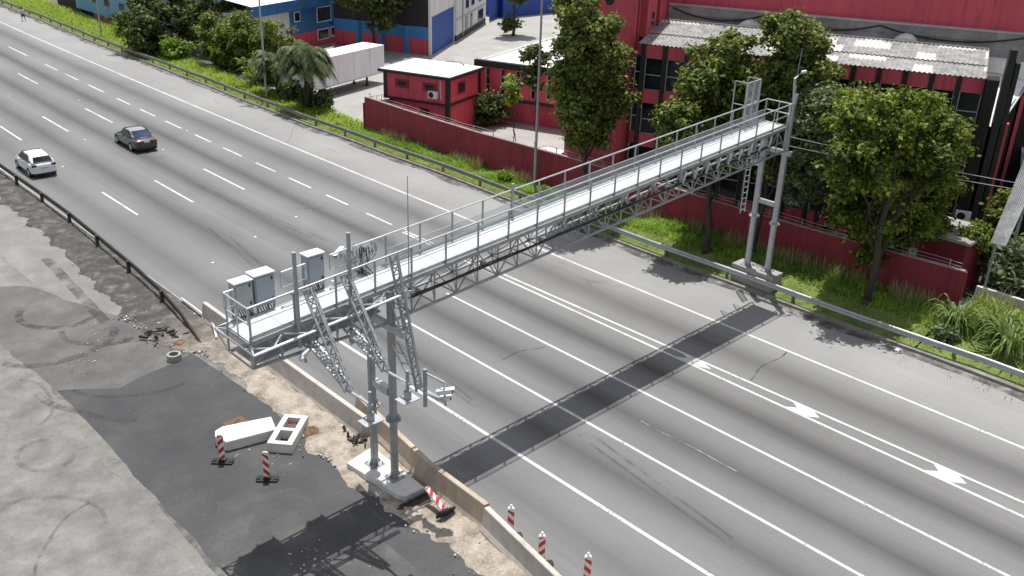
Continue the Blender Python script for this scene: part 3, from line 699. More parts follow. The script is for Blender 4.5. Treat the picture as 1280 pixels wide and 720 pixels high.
# ------------------------------------------------------------------ guard rails
RAILD = mat('weathered_dark_rail', (.05, .044, .04), .7, .1, .25, 1.5, (.12, .1, .085), .4)
RAILG = mat('rail_zinc', (.42, .43, .44), .45, .3, .15, 1.2, (.2, .19, .18), .5)
RAILW = mat('rail_zinc_old', (.2, .19, .175), .55, .2, .2, 1.2, (.09, .08, .07), .55)
def wbeam(name, pts, m, parent, side=1):
    """corrugated rail: pts are (x, y, ztop)"""
    P = [Vector(p) for p in pts]; rings = []
    prof = [(0, 0), (.05, -.03), (.08, -.08), (.03, -.13), (.02, -.155), (.03, -.18), (.08, -.23), (.05, -.28), (0, -.31), (-.012, -.31), (.035, -.27), (.06, -.23), (.01, -.18), (0, -.155), (.01, -.13), (.06, -.08), (.035, -.04), (-.012, 0)]
    for i, p in enumerate(P):
        d = (P[min(i + 1, len(P) - 1)] - P[max(i - 1, 0)]); d.z = 0; d.normalize(); nrm = Vector((d.y, -d.x, 0)) * side
        rings.append([tuple(p + nrm * a + Vector((0, 0, c))) for a, c in prof])
    mb = MB(); mb.loft(rings); return mb.build(name, m, parent, smooth=True)
lp = [(-3.62, 125, .72), (-3.68, 90, .72), (-3.72, 70, .72), (-3.66, 62, .72), (-3.62, 58.2, .72), (-3.64, 54.3, .72), (-3.82, 49.3, .72), (-3.98, 44.8, .72), (-4.2, 41.2, .70), (-4.48, 38.4, .55), (-4.75, 36.4, .26), (-4.9, 35.6, .12)]
t = thing('guard_rail', 'dark weathered guard rail along the left edge of the motorway sloping down into the soil', 'guard rail', (-3.7, 62, 0))
wbeam('rail', lp, RAILD, t)
for i in range(16):
    y = 40.8 + i * 4.55; x = np.interp(y, [p[1] for p in lp[::-1]], [p[0] for p in lp[::-1]]) - .1
    mb = MB(); mb.box(x - .07, x + .07, y - .09, y + .09, -.02, .70); mb.box(x - .02, x + .1, y - .07, y + .07, .42, .68); mb.build('post', RAILD, t)
mb = MB(); mb.tube([(-3.52, 40.5, .16), (-3.6, 37.4, .22), (-3.85, 36.5, .3), (-4.2, 35.6, .18)], .06, 8)
tag(mb.build('bent_rail', mat('bent_white_pipe', (.6, .58, .55), .6)), 'bent pale pipe lying between the guard rail end and the first barrier', 'pipe')
def rx(y): return kx(y) + .36 + (.10 if y < 14 else 0)
def rz(y): return .76 + .0 * y
t = thing('guard_rail', 'long zinc guard rail on posts along the grassy right verge behind the kerb', 'guard rail', (19.6, 41, 0))
ys = list(np.arange(-30, 36, 2.)) ; wbeam('rail', [(rx(y) + bend(y), y, rz(y)) for y in ys], RAILG, t, -1)
ys = list(np.arange(34, 200, 2.)); wbeam('rail', [(rx(y) + bend(y) + .004, y, rz(y)) for y in ys], RAILW, t, -1)
for i in range(44):
    y = -6.8 + i * 4.; x = rx(y) + bend(y) + .09
    mb = MB(); mb.box(x - .05, x + .09, y - .06, y + .06, .05, rz(y) - .03); mb.box(x - .1, x + .03, y - .05, y + .05, rz(y) - .26, rz(y) - .05); mb.build('post', RAILW, t)

# ------------------------------------------------------------------ delineators
STRW = mat('delineator_white', (.74, .72, .7), .5, 0, .05, 3., (.5, .45, .4), .3); STRR = mat('delineator_red', (.52, .035, .03), .5, 0, .1, 3.)
def delineator(loc, rz, label, kind='flat', flip=1, tilt=None):
    t = thing('delineator_post', label, 'delineator', loc, rz, 'red and white striped delineators')
    if tilt: t.rotation_euler = tilt
    h0, h1, w, d = .1, 1.15, .105, .025 if kind == 'flat' else .06
    p = MB(); n = 6
    lo = [(-w, h0), (w, h0), (w, h1 - .05), (w * .6, h1), (-w * .6, h1), (-w, h1 - .05)]
    vs = [(x, -d, z) for x, z in lo] + [(x, d, z) for x, z in lo]
    p.add(vs, [tuple(range(6)), tuple(range(6, 12))[::-1]] + [(i, (i + 1) % 6, 6 + (i + 1) % 6, 6 + i) for i in range(6)]); p.build('panel', STRW, t, local=True)
    s = MB(); pitch = .34
    for k in range(4):
        za = h0 - .1 + k * pitch; zb_ = za + .17; zs = .2 * flip
        for yy in (-d - .003, d + .003):
            q = [(-w, za), (w, za + zs), (w, zb_ + zs), (-w, zb_)]
            cl = [(x, min(max(z, h0 + .01), h1 - .06)) for x, z in q]
            s.add([(x, yy, z) for x, z in cl], [(0, 1, 2, 3)])
    s.build('red_stripes', STRR, t, local=True)
    b = MB(); b.prism([(-.36, -.17), (.36, -.17), (.4, 0), (.36, .17), (-.36, .17), (-.4, 0)], .0, .065); b.box(-.13, .13, -.1, .1, .07, .13)
    for sx in (-.3, .3): b.box(sx - .06, sx + .06, -.09, .09, .072, .1)
    b.build('rubber_base', RUBBER, t, local=True, bevel=.01)
    if kind != 'flat':
        m_ = MB(); m_.tube([(0, 0, h1 - .01), (0, 0, h1 + .1)], .035, 8); m_.build('knob', WHITE, t, local=True)
    return t
delineator((-8.38, 26.95, .012), -.78, 'left upright striped delineator on a black rubber foot near the white block')
delineator((-7.72, 25.0, .012), -.72, 'upright striped delineator on a black rubber foot below the hollow kerb block', flip=-1)
delineator((-3.42, 17.3, 0), -.75, 'striped delineator with knob just behind the joint of the angled barriers', 'round', -1)
delineator((-3.62, 15.7, 0), -.75, 'middle one of the three striped delineators on the road side of the barrier', 'round', 1)
delineator((-3.25, 14.15, 0), -.75, 'striped delineator cut by the bottom edge of the frame', 'round', -1)
d = delineator((-4.42, 19.3, .26), 0, 'fallen striped delineator leaning on rubble next to the plinth', flip=1, tilt=(R(-66), R(14), R(6)))

# ------------------------------------------------------------------ broken concrete blocks
mb = MB(); poly = [(-7.95, 27.45), (-6.15, 27.05), (-5.85, 27.95), (-7.55, 28.5), (-7.9, 28.4), (-8.08, 28.05)]
o = mb.prism(poly, .01, .42); o = mb.build('concrete_block', CONCW, bevel=.03); tag(o, 'solid white concrete block with one rounded end lying on the dark paving', 'block')
def frame_block():
    a = Vector((-6.86, 26.5, 0)); ux = Vector((.753, .657, 0)); uy = Vector((ux.y, -ux.x, 0)); L, Wd = 1.98, .92
    def q(u, v_, z): p = a + ux * u + uy * v_; return (p.x, p.y, z)
    mb = MB(); 
    us = [0, .2, .9, 1.08, 1.78, L]; vs_ = [0, .21, .7, Wd]
    for i in range(5):
        for j in range(3):
            if j == 1 and i in (1, 3): continue
            mb.box(us[i], us[i + 1], vs_[j], vs_[j + 1], .01, .40, fr=q)
    return mb
mb = frame_block(); bm_o = mb.build('hollow_kerb_block', CONCW)
bmm = bmesh.new(); bmm.from_mesh(bm_o.data); bmesh.ops.remove_doubles(bmm, verts=bmm.verts, dist=.001)
seen = {}
for f in list(bmm.faces):
    k = tuple(sorted(v.index for v in f.verts)); seen.setdefault(k, []).append(f)
bmesh.ops.delete(bmm, geom=[f for v in seen.values() if len(v) > 1 for f in v], context='FACES_ONLY'); bmesh.ops.recalc_face_normals(bmm, faces=bmm.faces); bmm.to_mesh(bm_o.data); bmm.free()
tag(bm_o, 'white hollow concrete block with two rectangular openings beside the solid block', 'block')
mb = MB(); th = np.arange(0, 2 * math.pi, math.pi / 8)
mb.loft([[(-6.35 + r_ * math.cos(t), 35.2 + r_ * math.sin(t), z) for t in th] for r_, z in ((.3, .0), (.3, .28), (.2, .28), (.19, .05))], cap=False)
tag(mb.build('concrete_ring', CONC), 'small concrete ring standing at the torn edge of the paving', 'ring')
mb = MB()
for i in range(16):
    a = Vector((-5.9 + random.gauss(0, .4), 37.6 + random.gauss(0, .45), .16)); d = Vector((random.gauss(0, 1), random.gauss(0, 1), random.uniform(-.1, .5))).normalized() * random.uniform(.15, .45); mb.bar(a, a + d, random.uniform(.04, .2), random.uniform(.03, .12))
tag(mb.build('debris', mat('charred_scrap', (.05, .043, .037), .9, 0, .4, 5.)), 'dark heap of scrap and torn kerb in the soil by the guard rail end', 'debris', kind='stuff')
mb = MB()
for i in range(14):
    a = Vector((-4.15 + random.gauss(0, .15), 25.0 + random.gauss(0, .3), .16)); d = Vector((random.gauss(0, 1), random.gauss(0, 1), random.uniform(0, .6))).normalized() * random.uniform(.12, .3); mb.bar(a, a + d, random.uniform(.03, .1))
tag(mb.build('debris', MATS['charred_scrap']), 'dark scrap wedged at the barrier end behind the gantry legs', 'debris', kind='stuff')

# ------------------------------------------------------------------ vehicles
TYRE = mat('tyre_rubber', (.018, .018, .018), .85, 0, .2, 5.); RIM = mat('alloy_rim', (.45, .46, .47), .35, .6, .1)
LIGHTR = mat('tail_lamp_red', (.35, .012, .012), .25, 0, .1, 5.); PLATE = mat('number_plate_grey', (.5, .5, .5), .5)
def make_car(name, label, loc, rz, paint, spec, dark_lamps=False):
    """car built along +Y (front), centred on its footprint"""
    L, Wd, H = spec['L'], spec['W'], spec['H']; t = thing(name, label, 'car', loc, rz)
    hw = Wd / 2
    # stations: y, half width, hood/deck height, plan taper
    b = MB(); rings = []
    for y, w, zt, zb_ in spec['body']:
        ring = [(-w * .92, y, zb_), (-w, y, zb_ + .12), (-w, y, zt * .58), (-w * .985, y, zt * .84), (-w * .9, y, zt * .975), (-w * .55, y, zt * 1.005), (0, y, zt * 1.015), (w * .55, y, zt * 1.005), (w * .9, y, zt * .975), (w * .985, y, zt * .84), (w, y, zt * .58), (w, y, zb_ + .12), (w * .92, y, zb_)]
        rings.append(ring)
    b.loft(rings); body = b.build('body', paint, t, smooth=True, local=True); body.modifiers.new('sub', 'SUBSURF').levels = 1; body.modifiers['sub'].render_levels = 2
    # greenhouse
    gm = MB(); rings = []
    for y, wb, zb_, wt, zt in spec['cabin']:
        rings.append([(-wb, y, zb_), (-(wb * .6 + wt * .4), y, zb_ + (zt - zb_) * .45), (-wt * 1.0, y, zt * .965), (-wt * .86, y, zt * .995), (0, y, zt * 1.01), (wt * .86, y, zt * .995), (wt * 1.0, y, zt * .965), (wb * .6 + wt * .4, y, zb_ + (zt - zb_) * .45), (wb, y, zb_)])
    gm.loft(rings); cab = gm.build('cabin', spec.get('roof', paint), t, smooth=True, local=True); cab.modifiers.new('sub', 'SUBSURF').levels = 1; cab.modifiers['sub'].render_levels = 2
    for nm, quads in spec['glass']:
        w_ = MB()
        for q in quads: w_.add(q, [tuple(range(len(q)))])
        w_.build(nm, spec.get('rear', GLASS) if nm == 'rear_window' else GLASS, t, local=True)
    for s in (-1, 1):
        for y in spec['wheels']:
            r_ = spec['wr']; w_ = MB(); x0 = s * (hw - .2); x1 = s * (hw + .004)
            th = np.arange(0, 2 * math.pi, math.pi / 10)
            w_.loft([[(x, y + rr * math.cos(a), r_ + rr * math.sin(a)) for a in th] for x, rr in ((x0, r_ * .9), (x0, r_), (x1 - s * .03, r_), (x1, r_ * .92), (x1, r_ * .66))], cap=True)
            o = w_.build('wheel', TYRE, t, local=True)
            rm = MB(); rm.loft([[(x, y + rr * math.cos(a), r_ + rr * math.sin(a)) for a in th] for x, rr in ((x1 + s * .002, r_ * .66), (x1 + s * .012, r_ * .6), (x1 + s * .004, r_ * .15))]); rm.build('rim', RIM, o, local=True)
            ar = MB(); pts = [(s * (hw + .006), y + r_ * 1.13 * math.cos(a), r_ + r_ * 1.13 * math.sin(a)) for a in np.arange(-.25, math.pi + .26, .26)]; ar.add(pts, [tuple(range(len(pts)))]); ar.build('wheel_arch', BLK, t, local=True)
        m_ = MB(); y = spec['mirror']; m_.box(s * (hw - .04), s * (hw + .11), y - .12, y - .03, spec['belt'] + .0, spec['belt'] + .11); m_.build('mirror', paint, t, local=True, bevel=.03)
        x0, x1, y_, z0, z1 = spec['tail']; l_ = MB(); l_.box(s * x0, s * x1, y_ - .02, y_ + .22, z0, z1); l_.build('tail_lamp', BLK if dark_lamps else LIGHTR, t, local=True, bevel=.02)
        l_ = MB(); l_.box(s * .36, s * .6, L / 2 - .2, L / 2 - .03, .5, .6); l_.build('headlight', GLASS, t, local=True, bevel=.03)
        for y in spec['handles']: h_ = MB(); h_.box(s * hw * .985, s * (hw * .985 + .03), y - .1, y + .1, .82, .86); h_.build('door_handle', paint, t, local=True)
    pz = spec['plate']; MB().box(-.2, .2, -L / 2 - .03, -L / 2 + .1, pz, pz + .12).build('number_plate', PLATE, t, local=True)
    MB().box(-hw * .8, hw * .8, -L / 2 - .012, -L / 2 + .3, .22, .34).build('bumper', BLK, t, local=True, bevel=.03)
    return t
GREYP = mat('dark_grey_car_paint', (.05, .053, .055), .32, .35, .04, .5, coat=.9); WHITEP = mat('white_car_paint', (.78, .79, .8), .3, 0, .02, .5, coat=.6)
sed = dict(L=4.55, W=1.76, H=1.45, belt=.93, wr=.32, wheels=(1.36, -1.30), mirror=.72, handles=(.15, -.75), plate=.72, tail=(.42, .765, -2.245, .72, .86),
    body=[(2.275, .55, .60, .3), (2.2, .74, .66, .22), (1.9, .84, .76, .2), (1.3, .875, .86, .2), (.75, .88, .92, .2), (0, .88, .94, .2), (-.9, .88, .95, .2), (-1.5, .875, .97, .2), (-1.95, .85, .96, .22), (-2.2, .78, .90, .26), (-2.275, .66, .72, .32)],
    cabin=[(1.02, .76, .86, .72, .90), (.62, .80, .90, .66, 1.18), (.22, .81, .92, .60, 1.40), (-.35, .815, .93, .595, 1.44), (-.85, .81, .94, .59, 1.40), (-1.35, .79, .95, .60, 1.17), (-1.72, .74, .95, .68, .985)],
    glass=[('windscreen', [[(-.68, .98, .955), (.68, .98, .955), (.60, .30, 1.385), (-.60, .30, 1.385)]]),
           ('rear_window', [[(-.66, -1.66, 1.035), (-.57, -.98, 1.372), (.57, -.98, 1.372), (.66, -1.66, 1.035)]]),
           ('side_window', [[(-.835, .70, .985), (-.655, .24, 1.36), (-.65, -.18, 1.40), (-.83, -.2, .985)], [(-.83, -.27, .985), (-.65, -.24, 1.40), (-.65, -.8, 1.37), (-.69, -1.2, 1.2), (-.82, -1.3, 1.0)]]),
           ('side_window', [[(.835, .70, .985), (.655, .24, 1.36), (.65, -.18, 1.40), (.83, -.2, .985)], [(.83, -.27, .985), (.65, -.24, 1.40), (.65, -.8, 1.37), (.69, -1.2, 1.2), (.82, -1.3, 1.0)]])])
sed['roof'] = mat('painted_sky_reflection', (.36, .37, .385), .3, .3, .04, .5, coat=.9); sed['rear'] = glass_mat('bluish_rear_glass', (.03, .04, .085), .1)  # bright sky reflection is put into the cabin and roof colour
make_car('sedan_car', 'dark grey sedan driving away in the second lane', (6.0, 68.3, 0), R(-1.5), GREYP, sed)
hat = dict(L=3.9, W=1.68, H=1.47, belt=.95, wr=.30, wheels=(1.22, -1.2), mirror=.72, handles=(-.1,), plate=.62, tail=(.46, .745, -1.925, .78, .92),
    body=[(1.95, .5, .60, .3), (1.86, .72, .70, .22), (1.55, .81, .82, .2), (1.1, .835, .90, .2), (.6, .84, .95, .2), (0, .84, .96, .2), (-.9, .84, .98, .2), (-1.5, .83, 1.0, .2), (-1.8, .80, .98, .24), (-1.93, .74, .9, .28), (-1.96, .66, .7, .32)],
    cabin=[(1.12, .74, .88, .70, .92), (.7, .77, .92, .64, 1.2), (.28, .785, .94, .58, 1.42), (-.3, .79, .95, .58, 1.47), (-.95, .785, .96, .57, 1.45), (-1.42, .77, .98, .56, 1.36), (-1.68, .75, .98, .64, 1.18), (-1.86, .72, .97, .68, 1.0)],
    glass=[('windscreen', [[(-.66, 1.06, .975), (.66, 1.06, .975), (.58, .36, 1.40), (-.58, .36, 1.40)]]),
           ('rear_window', [[(-.60, -1.83, 1.06), (-.52, -1.53, 1.35), (.52, -1.53, 1.35), (.60, -1.83, 1.06)]]),
           ('side_window', [[(-.815, .78, .995), (-.635, .3, 1.38), (-.625, -.28, 1.425), (-.80, -.3, 1.0)], [(-.80, -.36, 1.0), (-.625, -.33, 1.425), (-.62, -.9, 1.4), (-.68, -1.2, 1.22), (-.79, -1.22, 1.03)]]),
           ('side_window', [[(.815, .78, .995), (.635, .3, 1.38), (.625, -.28, 1.425), (.80, -.3, 1.0)], [(.80, -.36, 1.0), (.625, -.33, 1.425), (.62, -.9, 1.4), (.68, -1.2, 1.22), (.79, -1.22, 1.03)]])])
hb = make_car('hatchback_car', 'white hatchback driving away close to the dark guard rail', (-1.72, 66.2, 0), R(-1.), WHITEP, hat, dark_lamps=True)
dup(hb, (26.3, 45.8, .02), R(22), 'white car parked inside the yard, half hidden behind the maroon wall')

# trailer box
def frameuv(o, ang):
    c, s = math.cos(ang), math.sin(ang)
    return lambda u, v, z: (o[0] + u * c - v * s, o[1] + u * s + v * c, z)
ang = math.atan2(.3, .925); tr = thing('box_trailer', 'long white box trailer parked in the yard behind the palm', 'trailer', (23.2, 72.3, 0))
q = frameuv((22.9, 72.35), ang); LT = 11.9
MB().box(0, LT, 0, 2.5, 1.05, 3.6, fr=q).build('cargo_box', mat('trailer_white', (.76, .78, .80), .5, 0, .05, .5, (.55, .53, .5), .4, stretch=(1, 1, .3)), tr)
mb = MB(); mb.box(-.02, LT + .02, -.02, 2.52, 3.602, 3.66, fr=q); mb.build('roof', ROOFW, tr)
mb = MB(); mb.box(-.03, LT + .03, -.03, .0, 1.0, 1.13, fr=q)
for i in range(4): mb.box(2.4 + i * 2.4, 2.44 + i * 2.4, -.02, -.004, 1.13, 3.55, fr=q)
mb.build('side_rail', mat('trailer_rib', (.63, .65, .69), .5), tr)
mb = MB(); mb.box(.3, LT - .5, .7, 1.0, .75, 1.04, fr=q); mb.box(.3, LT - .5, 1.5, 1.8, .75, 1.04, fr=q); mb.box(2.5, 7.5, .05, .1, .55, .62, fr=q); mb.box(2.5, 7.5, .05, .1, .75, .8, fr=q); mb.build('chassis', BLK, tr)
for u in (1.5, 2.8):
    for v_ in (.15, 2.05):
        c = q(u, v_, .5); c2 = q(u, v_ + .3, .5); w_ = MB(); w_.tube([c, c2], .5, 16); w_.build('wheel', TYRE, tr)
for v_ in (.4, 2.0): w_ = MB(); w_.box(LT - 2.3, LT - 2.15, v_, v_ + .15, .06, 1.0, fr=q); w_.box(LT - 2.4, LT - 2.05, v_ - .1, v_ + .25, .03, .07, fr=q); w_.build('landing_leg', BLK, tr)

# traffic cone in the yard
mb = MB(); cx, cy = 32.6, 70.4
mb.loft([[(cx + r_ * math.cos(a), cy + r_ * math.sin(a), z) for a in np.arange(0, 6.28, .52)] for r_, z in ((.16, .05), (.04, .75))]); mb.box(cx - .22, cx + .22, cy - .22, cy + .22, .03, .06)
tag(mb.build('traffic_cone', mat('dull_cone', (.06, .03, .02), .7)), 'dark traffic cone standing on the yard concrete between trailer and red lodge', 'cone')

# ------------------------------------------------------------------ person walking on the far shoulder
def person():
    t = thing('person', 'person in pale shirt and dark shorts walking along the far shoulder', 'person', (18.6, 132.5, 0), R(10))
    J = {'pelvis': (0, 0, .95, .13, .1), 'waist': (0, .01, 1.12, .125, .09), 'chest': (0, .03, 1.32, .155, .11), 'neck': (0, .04, 1.5, .055, .055), 'head0': (0, .06, 1.58, .075, .085), 'head': (0, .07, 1.7, .085, .1),
         'sl': (-.19, .03, 1.42, .055, .055), 'el': (-.25, -.08, 1.15, .042, .042), 'hl': (-.24, .02, .9, .03, .034), 'sr': (.19, .03, 1.42, .055, .055), 'er': (.25, .1, 1.16, .042, .042), 'hr': (.23, .26, .98, .03, .034),
         'tl': (-.1, 0, .9, .09, .09), 'kl': (-.1, .2, .52, .06, .06), 'al': (-.1, .22, .1, .042, .042), 'fl': (-.1, .36, .04, .04, .03), 'tr': (.1, 0, .9, .09, .09), 'kr': (.1, -.06, .5, .06, .06), 'ar': (.1, -.3, .14, .042, .042), 'fr': (.1, -.2, .04, .04, .03)}
    E_ = [('pelvis', 'waist'), ('waist', 'chest'), ('chest', 'neck'), ('neck', 'head0'), ('head0', 'head'), ('chest', 'sl'), ('sl', 'el'), ('el', 'hl'), ('chest', 'sr'), ('sr', 'er'), ('er', 'hr'), ('pelvis', 'tl'), ('tl', 'kl'), ('kl', 'al'), ('al', 'fl'), ('pelvis', 'tr'), ('tr', 'kr'), ('kr', 'ar'), ('ar', 'fr')]
    K = list(J); me = bpy.data.meshes.new('body'); me.from_pydata([J[k][:3] for k in K], [(K.index(a), K.index(b)) for a, b in E_], [])
    o = bpy.data.objects.new('body', me); COL.objects.link(o); o.parent = t; WM[o.name] = WM[t.name]
    sk = o.modifiers.new('skin', 'SKIN'); lay = me.skin_vertices[0].data
    for i, k in enumerate(K): lay[i].radius = J[k][3:]; lay[i].use_root = (k == 'pelvis')
    o.modifiers.new('sub', 'SUBSURF').levels = 1; me.materials.append(mat('skin_tone', (.26, .14, .09), .6))
    def clothes(name, rings, m):
        mb = MB(); mb.loft([[(cx + rx_ * math.cos(a), cy + ry_ * math.sin(a), z) for a in np.arange(0, 6.28, .523)] for cx, cy, z, rx_, ry_ in rings]); mb.build(name, m, t, smooth=True, local=True)
    shirt = mat('pale_shirt', (.62, .6, .66), .9)
    clothes('shirt', [(0, .0, .92, .19, .15), (0, .01, 1.12, .175, .14), (0, .03, 1.32, .2, .15), (0, .035, 1.45, .15, .1), (0, .04, 1.5, .07, .07)], shirt)
    for s, e in ((-1, (-.235, -.04, 1.22)), (1, (.235, .07, 1.22))): mb = MB(); mb.tube([(s * .16, .03, 1.43), (s * .2, .03, 1.38), e], [.085, .08, .075], 8); mb.build('sleeve', shirt, t, local=True)
    sh = mat('dark_shorts', (.04, .012, .018), .9)
    clothes('shorts', [(0, 0, .82, .19, .15), (0, 0, .99, .175, .14)], sh)
    for s, e in ((-1, (-.1, .16, .58)), (1, (.1, -.04, .58))): mb = MB(); mb.tube([(s * .1, 0, .9), e], [.115, .1], 8); mb.build('shorts_leg', sh, t, local=True)
    clothes('hair', [(0, .05, 1.68, .095, .1), (0, .045, 1.76, .1, .11), (0, .055, 1.82, .06, .07)], mat('dark_hair', (.01, .008, .007), .8))
person()

# ------------------------------------------------------------------ lamp posts and aerial lines
POLE = mat('grey_pole_paint', (.38, .40, .41), .5, .1, .1, 1.)
def street_lamp(x, y, z0, h, r, label, arms=1, arm=1.6, az=2.6):
    t = thing('street_lamp', label, 'street lamp', (x, y, z0), az, 'street lamps along the verge')
    MB().tube([(0, 0, 0), (0, 0, h)], [r, r * .6], 10).build('pole', POLE, t, local=True)
    MB().tube([(0, 0, 0), (0, 0, .04)], r * 1.8, 10).build('base_plate', POLE, t, local=True)
    for s in range(arms):
        k = 1 if s == 0 else -1
        a = MB(); a.tube([(0, 0, h - .1), (k * arm * .4, 0, h + .18), (k * arm, 0, h + .25)], [.05, .04, .035], 8); o = a.build('lamp_arm', POLE, t, local=True)
        b = MB(); b.loft([[(k * (arm - .1 + u), w_ * f, h + .2 + zz) for w_, zz in ((-.14, 0), (-.1, .09), (.1, .09), (.14, 0))] for u, f in ((0, .5), (.25, 1.), (.6, .7))]); b.build('lamp_head', POLE, o, local=True)
    return t
street_lamp(22.0, 42.3, .16, 13.2, .1, 'tall grey double armed lamp post in front of the maroon wall', 2, 1.3, -.4)
street_lamp(21.15, 75.9, .12, 10.5, .11, 'tall grey lamp post standing in the verge beside the palm', 1, 1.5, 2.2)
street_lamp(21.9, 115.6, .12, 9.0, .1, 'grey lamp post on the far grassy verge by the light blue building', 1, 1.4, 2.2)
street_lamp(28.6, 57.4, .02, 5.3, .05, 'slim lamp post with a long angled arm beside the red gate lodge', 1, .9, 2.55)
street_lamp(25.6, 39.6, .02, 5.6, .05, 'slim pale post inside the yard next to the red tower', 2, .45, .8)
street_lamp(29.0, 121., .02, 8., .06, 'slim dark post in front of the light blue building', 1, .8, 2.2)
for dy, lab in ((0, 'upper overhead wire sagging across the right side of the picture'), (.45, 'lower overhead wire sagging across the right side of the picture')):
    mb = MB(); a = Vector((20.2, 23.1, 8.1 - dy)); b = Vector((33.2, 11.9, 5.2 - dy * .6)); mb.tube([a + (b - a) * k + Vector((0, 0, -.15 * 4 * k * (1 - k))) for k in np.linspace(0, 1, 24)], .018, 5)
    tag(mb.build('overhead_wire', mat('aluminium_wire', (.5, .5, .5), .5)), lab, 'wire')

# ------------------------------------------------------------------ maroon perimeter wall
t = thing('perimeter_wall', 'maroon painted perimeter wall with small posts on its coping along the verge', 'wall', (22.6, 38, 0))
def wz(y): return 2.62 + .0 * y + .06 * math.sin(y * .2) + max(0, (y - 48) * .022)
mb = MB(); n = 47
for k in range(n):
    y0 = 61.2 - 46.3 * k / n; y1 = 61.2 - 46.3 * (k + 1) / n; x0, x1 = wall_x(y0), wall_x(y1)
    vs = []
    for x, y in ((x0, y0), (x1, y1)): z = wz(y); vs += [(x, y, -.05), (x + .18, y, -.05), (x + .18, y, z), (x, y, z)]
    mb.add(vs, [(0, 3, 7, 4), (1, 5, 6, 2), (3, 2, 6, 7)] + ([(0, 1, 2, 3)] if k == 0 else []) + ([(4, 7, 6, 5)] if k == n - 1 else []))
mb.build('wall_face', REDW, t)
mb = MB(); pts = []
for k in range(12): y = 61. - 46 * k / 11; pts.append((wall_x(y) + .09, y, wz(y) + .03))
for a, b in zip(pts[:-1], pts[1:]): mb.bar(a, b, .24, .05)
mb.build('coping', mat('wall_coping', (.36, .25, .24), .8, 0, .2, 1.5), t)
for k in range(24):
    y = 60.6 - 1.95 * k; x = wall_x(y) + .09; z = wz(y); mb = MB(); mb.bar((x, y, z + .05), (x, y, z + .42), .04); mb.bar((x, y, z + .3), (x - .12, y, z + .44), .03); mb.build('fence_post', mat('pale_post', (.42, .36, .34), .7), t)
mb = MB()
for h in (.2, .38): mb.tube([(wall_x(y) + .09, y, wz(y) + h + .03 * math.sin(y * 1.6)) for y in np.arange(15.2, 61, .97)], .009, 4)
mb.build('wire_strand', ALU, t)
mb = MB(); mb.box(21.6, 28.5, 61.3, 61.45, 0, 2.4); mb.build('return_wall', REDW, t)
mb = MB()
for k in range(14): x = 22 + k * .45; mb.bar((x, 61.38, 2.4), (x + .05, 61.38, 2.85), .03)
mb.tube([(22, 61.38, 2.8), (28.3, 61.38, 2.8)], .015, 5); mb.build('spikes', BLK, t)

# ------------------------------------------------------------------ red factory building
UA = math.atan2(-.925, .379)
Q = frameuv((25.94, 37.2), UA)
t = thing('factory_building', 'red three storey factory block with black columns, dark windows and corrugated roof', 'building', Q(9, 2, 0), UA)
NB = 14; BW = 19.3 / NB; FL = ((.9, 3.45, 4.35), (3.7, 4.5, 6.55), (0, 0, 0))
MB().box(0, 19.3, .25, 4.7, 0, 9.95, fr=Q).build('wall', mat('dark_core_wall', (.09, .02, .025), .8), t)
for z0, z1 in ((0, 1.05), (3.62, 4.42), (6.42, 7.2), (9.2, 10.0)):
    mb = MB()
    for k in range(NB):  # slightly bowed spandrel panel in each bay
        u0 = k * BW + .13; mb.grid(6, 1, lambda a, c: Q(u0 + a * (BW - .26), -.02 - .07 * math.sin(math.pi * a), z0 + (z1 - z0) * c))
        mb.add([Q(u0 + a / 6 * (BW - .26), -.02 - .07 * math.sin(math.pi * a / 6), z1) for a in range(7)] + [Q(u0 + BW - .26, .25, z1), Q(u0, .25, z1)], [tuple(range(9))])
    mb.build('spandrel', RED, t)
for k in range(NB + 1):
    mb = MB(); mb.box(k * BW - .13, k * BW + .13, -.1, .28, 0, 10.0, fr=Q); mb.build('column', BLK, t)
for z0, z1 in ((1.05, 3.62), (4.42, 6.42), (7.2, 9.2)):
    for k in range(NB):
        u0 = k * BW + .13; u1 = u0 + BW - .26; f = MB(); w = .045
        for a, b, c, d in ((u0, u0 + w * 1.3, z0, z1), (u1 - w, u1, z0, z1), (u0, u1, z0, z0 + w), (u0, u1, z1 - w, z1), (u0, u1, z0 + (z1 - z0) * .46, z0 + (z1 - z0) * .46 + w)): f.box(a, b, .12, .17, c, d, fr=Q)
        o = f.build('window', ALU, t); gl = MB(); gl.box(u0, u1, .19, .21, z0, z1, fr=Q); gl.build('pane', GLASS, o)
FIB = None
def fibre_mat():
    m, nt, b = _nt('fibre_cement_roof'); v = _coord(nt); tc = _n(nt, 'ShaderNodeUVMap'); tc.uv_map = 'sheet'
    sp = _n(nt, 'ShaderNodeTexBrick'); sp.inputs['Scale'].default_value = 1.; sp.inputs['Brick Width'].default_value = 1.02; sp.inputs['Row Height'].default_value = 1.25; sp.inputs['Mortar Size'].default_value = .0; sp.inputs['Color1'].default_value = (0, 0, 0, 1); sp.inputs['Color2'].default_value = (1, 1, 1, 1); sp.offset = .5
    nt.links.new(tc.outputs['UV'], sp.inputs['Vector'])
    pick = _ramp(nt, sp.outputs['Color'], [(.62, 0.), (.66, 1.)])
    n = _noise(nt, v, 2.2, 6, .7); c = _ramp(nt, n, [(.3, (.15, .148, .145)), (.52, (.29, .287, .28)), (.75, (.46, .455, .445))])
    c = _mix(nt, _math(nt, 'MULTIPLY', pick, .75), c, (.64, .63, .61))
    nt.links.new(c, b.inputs['Base Color']); b.inputs['Roughness'].default_value = .9; return m
